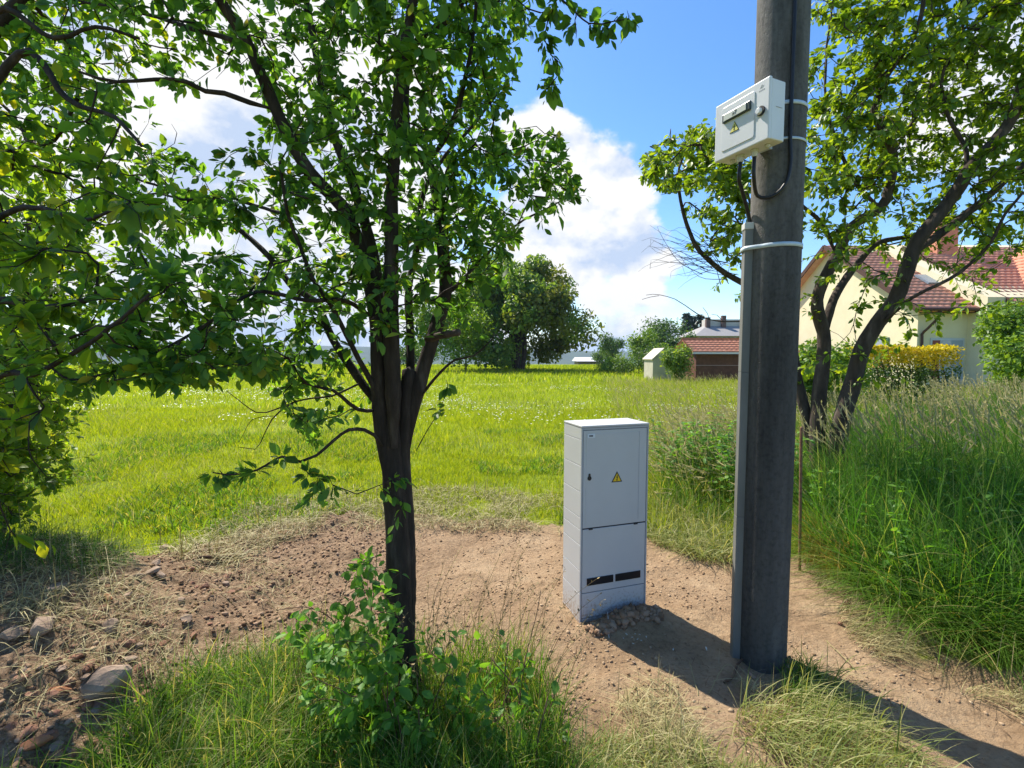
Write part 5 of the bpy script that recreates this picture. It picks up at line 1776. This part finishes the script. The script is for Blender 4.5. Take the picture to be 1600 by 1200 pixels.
def gable_body(mb, x0, x1, y0, y1, ez_, apz, slopeinset=.0):
    ym = (y0 + y1) / 2
    v = [mb.b.verts.new(p_) for p_ in ((x0, y0, -.5), (x0, y1, -.5), (x0, y1, ez_), (x0, ym, apz), (x0, y0, ez_), (x1, y0, -.5), (x1, y1, -.5), (x1, y1, ez_), (x1, ym, apz), (x1, y0, ez_))]
    for f in ((0, 1, 2, 3, 4), (9, 8, 7, 6, 5), (0, 4, 9, 5), (4, 3, 8, 9), (3, 2, 7, 8), (2, 1, 6, 7)):
        mb.b.faces.new([v[k] for k in f])


gable_body(wl, AX0, 3.6, .55, 13.25, ez + .25, rz_ - .12)
# body B, a little higher and nearer
gable_body(wl, 2.75, 12.0, -.35, 13.6, 4.25, 7.75 + .35)
wl.build('wall', CREAM, house)
sl = math.atan2(rz_ - ez, 6.9)
vyA = (0, math.cos(sl), math.sin(sl))
rf = tiled_roof('roof', (hx, hy, ez), (1, 0, 0), vyA, 3.75, 6.9 / math.cos(sl), TILE, house, HL)
tiled_roof('roof', (hx, hy + 13.8, ez), (1, 0, 0), (0, -math.cos(sl), math.sin(sl)), 3.75, 6.9 / math.cos(sl), TILE, house, HL)
sB = R(31)
lB = 6.63 / math.cos(sB)
tiled_roof('roof', (22.0, 20.97, 3.75), (1, 0, 0), (0, math.cos(sB), math.sin(sB)), 10, lB, TILE, house, HL)
tiled_roof('roof', (22.0, 20.97 + 13.26, 3.75), (1, 0, 0), (0, -math.cos(sB), math.sin(sB)), 10, lB, TILE, house, HL)
# wing C: ridge towards the camera
sC = R(36)
tiled_roof('roof', (23.55, 26.4, 4.55), (0, -1, 0), (math.cos(sC), 0, math.sin(sC)), 9.0, 4.6, TILE2, house, HL)
tiled_roof('roof', (23.55 + 2 * 4.6 * math.cos(sC), 26.4, 4.55), (0, -1, 0), (-math.cos(sC), 0, math.sin(sC)), 9.0, 4.6, TILE2, house, HL)
cw = MB()
cw.box(25.2 - hx, 30.4 - hx, 18.2 - hy, 21.2 - hy, -.5, 4.9)
cw.build('wall', CREAM, house)
# bargeboards, eaves
BRD = mat('dark_brown_board', (.07, .03, .02), .6, .4)


def board(p, q_, wv, th, parent=house):
    p, q_ = Vector(p), Vector(q_)
    d = (q_ - p).normalized()
    side = Vector((1, 0, 0))
    nn = d.cross(side).normalized()
    mb = MB()
    c = []
    for P_ in (p, q_):
        for a_, b_ in ((-.5, -.5), (.5, -.5), (.5, .5), (-.5, .5)):
            c.append(P_ + side * th * a_ + nn * wv * b_ - Vector((hx, hy, 0)))
    mb.hexa(c)
    return mb.build('bargeboard', BRD, parent)


board((hx - .03, hy - .02, ez - .06), (hx - .03, hy + 6.9, rz_ - .06), .24, .06)
board((hx - .03, hy + 13.82, ez - .06), (hx - .03, hy + 6.9, rz_ - .06), .24, .06)
board((21.97, 20.95, 3.69), (21.97, 27.6, 3.69 + 6.65 * math.tan(sB)), .24, .06)
gt = MB()
gt.cyl((.0, -.08, ez - .02), (3.6, -.08, ez - .02), .075, .075, 12)
gt.cyl((3.6, -1.1, 3.72), (12, -1.1, 3.72), .075, .075, 12)
gt.build('gutter', BRD, house)
tb = Tubes()
tb.add(spline([(hx + .95, hy - .06, ez - .06), (hx + .93, hy, ez - .35), (hx + .72, hy + .3, ez - .85), (hx + .62, hy + .47, ez - 1.1), (hx + .62, hy + .47, ez - 1.5), (hx + .62, hy + .47, 0)], .1), .055, 10)
tb.build('downpipe', BRD, house, HL)
for k in range(9):
    MB().box(.5 + k * .42, .58 + k * .42, -.02, .6, ez - .16, ez - .06).build('rafter_end', BRD, house)
# glazed terrace door
dw = MB().box(1.05, 2.62, .50, .549, .0, 2.45).build('terrace_door', mat('door_frame', (.50, .52, .56), .5, .4), house)
MB().box(1.13, 1.48, .485, .499, .2, 2.35).build('curtain', mat('red_curtain', (.25, .08, .06), .8, .2), dw)
gl = mat('window_glass', (.32, .36, .42), .08, .6)
MB().box(1.56, 2.54, .485, .499, .2, 2.35).build('pane', gl, dw)
gw = MB().box(AX0 - .05, AX0 - .002, 2.2, 3.4, 1.15, 2.55).build('window', mat('green_frame', (.05, .12, .07), .5, .4), house)
MB().box(AX0 - .065, AX0 - .051, 2.3, 3.3, 1.25, 2.45).build('pane', gl, gw)
MB().box(AX0 - .14, AX0 - .052, 2.1, 3.5, 1.05, 1.14).build('sill', TILE, gw)
MB().box(4.6, 5.7, 4.5, 5.3, 6.3, 8.75).box(4.5, 5.8, 4.4, 5.4, 8.751, 8.85).build('chimney', TILE2, house)
# roof light on wing A
a_ = np.array([hx + 2.2, hy, ez]) + np.array(vyA) * 2.6
rl = MB()
nn = np.array([0, -math.sin(sl), math.cos(sl)])
c = []
for off in (.05, .14):
    for (u_, v_) in ((0, 0), (.7, 0), (.7, 1.0), (0, 1.0)):
        c.append(Vector(a_ + np.array([u_, 0, 0]) + np.array(vyA) * v_ + nn * off - HL))
rl.hexa(c).build('roof_light', mat('roof_light', (.2, .24, .28), .2, .6), house)

# brown shed with red roof
SX, SY = 11.2, 30
shed = empty('shed', (SX, SY, 0), 'low brown timber shed with red tiled roof beyond the meadow', 'shed')
SLc = np.array([SX, SY, 0])
MB().box(.3, 6.2, .2, 3.2, -.3, 1.95).build('wall', BROWNW, shed)
sS = R(24)
tiled_roof('roof', (SX - .1, SY - .25, 1.83), (1, 0, 0), (0, math.cos(sS), math.sin(sS)), 6.7, 2.0, TILE2, shed, SLc, th=.1)
tiled_roof('roof', (SX - .1, SY + 3.6, 1.83), (1, 0, 0), (0, -math.cos(sS), math.sin(sS)), 6.7, 2.3, TILE2, shed, SLc, th=.1)
MB().box(-.1, 6.6, -.34, -.27, 1.72, 1.83).build('gutter', mat('zinc', (.6, .6, .6), .5, .5), shed)
MB().box(.3, 6.2, .16, .199, 1.0, 1.03).build('rail', mat('rail', (.4, .3, .28), .6, .3), shed)
# pale hut
hut = empty('hut', (8.75, 30, 0), 'small pale beige gabled hut left of the brown shed', 'hut')
HUTM = noisy('hut_beige', [(.3, (.38, .36, .27)), (.7, (.5, .47, .36))], 3, .85, .1, .01)
mb = MB()
v = [mb.b.verts.new(p_) for p_ in ((0, 0, -.2), (1.25, 0, -.2), (1.25, 0, 1.9), (.65, 0, 2.0), (0, 0, 1.35), (0, 2, -.2), (1.25, 2, -.2), (1.25, 2, 1.9), (.65, 2, 2.0), (0, 2, 1.35))]
for f in ((0, 1, 2, 3, 4), (9, 8, 7, 6, 5), (0, 4, 9, 5), (4, 3, 8, 9), (3, 2, 7, 8), (2, 1, 6, 7)): mb.b.faces.new([v[k] for k in f])
mb.build('wall', HUTM, hut)
mb = MB()
mb.hexa([Vector(p_) for p_ in ((-.08, -.1, 1.33), (.65, -.1, 2.02), (.65, 2.1, 2.02), (-.08, 2.1, 1.33), (-.10, -.1, 1.40), (.65, -.1, 2.09), (.65, 2.1, 2.09), (-.10, 2.1, 1.40))])
mb.build('roof', mat('hut_roof', (.55, .5, .38), .8, .3), hut)
# grey house
GX, GY = 31.0, 80
gh = empty('house', (GX, GY, 0), 'grey roofed house with chimneys seen behind the shed', 'house')
gz_ = float(terrain(34, 82)) - .5
WALLG = noisy('grey_render', [(.3, (.30, .29, .28)), (.7, (.38, .37, .36))], 2, .9, .1, .01)
ROOFG = noisy('grey_roofing', [(.3, (.24, .23, .22)), (.7, (.32, .31, .30))], 2, .85, .2, .02, (1, 6, 1))
MB().box(0, 12, .4, 9, gz_, 5.1).build('wall', WALLG, gh)
mb = MB()
mb.hexa([Vector(p_) for p_ in ((-1.0, -.2, 4.9), (12.6, -.2, 4.9), (12.6, 9.6, 4.9), (-1.0, 9.6, 4.9), (3.0, 4.2, 7.0), (12.0, 4.2, 7.0), (12.0, 5.4, 7.0), (3.0, 5.4, 7.0))])
mb.build('roof', ROOFG, gh)
MB().box(2.6, 11.5, 3.6, 6.0, 6.3, 7.9).build('dormer', mat('dormer_cream', (.5, .46, .42), .8, .3), gh)
for (xx, hgt) in ((2.2, 8.2), (4.9, 8.5), (8.4, 8.4)):
    MB().box(xx, xx + .7, 3.0, 3.6, 5.6, hgt).build('chimney', mat('chimney_brick', (.14, .09, .08), .9, .2), gh)
for xx in (2.5, 6, 9.5):
    w_ = MB().box(xx, xx + 1.1, .34, .399, 2.2, 3.6).build('window', gl, gh)
# low white building far off
wb = empty('barn', (17.5, 120, -1.5), 'long low white-roofed barn far off between the round trees', 'barn')
z_ = float(terrain(18, 122)) - .5
MB().box(-1, 8, 0, 8, z_ + 1.5, 1.7).build('wall', mat('barn_wall', (.18, .15, .13), .9, .2), wb)
mb = MB()
mb.hexa([Vector(p_) for p_ in ((-1.6, -.6, 1.71), (8.6, -.6, 1.71), (8.6, 8.6, 1.71), (-1.6, 8.6, 1.71), (-1.4, 3.6, 2.7), (8.4, 3.6, 2.7), (8.4, 4.4, 2.7), (-1.4, 4.4, 2.7))])
mb.build('roof', mat('white_roof', (.7, .7, .72), .5, .4), wb)

# haze: one even body of air round everything
HZ = bpy.data.materials.new('air')
HZ.use_nodes = True
HZ.node_tree.nodes.clear()
ho = HZ.node_tree.nodes.new('ShaderNodeOutputMaterial')
hv = HZ.node_tree.nodes.new('ShaderNodeVolumePrincipled')
hv.inputs['Color'].default_value = (.62, .78, 1, 1)
hv.inputs['Density'].default_value = .00018
HZ.node_tree.links.new(hv.outputs[0], ho.inputs['Volume'])
hz = MB().box(-9500, 9500, -3500, 12500, -75, 90).build('haze', HZ)
tag(hz, 'thin bluish summer haze over the far hills', 'haze', kind='stuff')
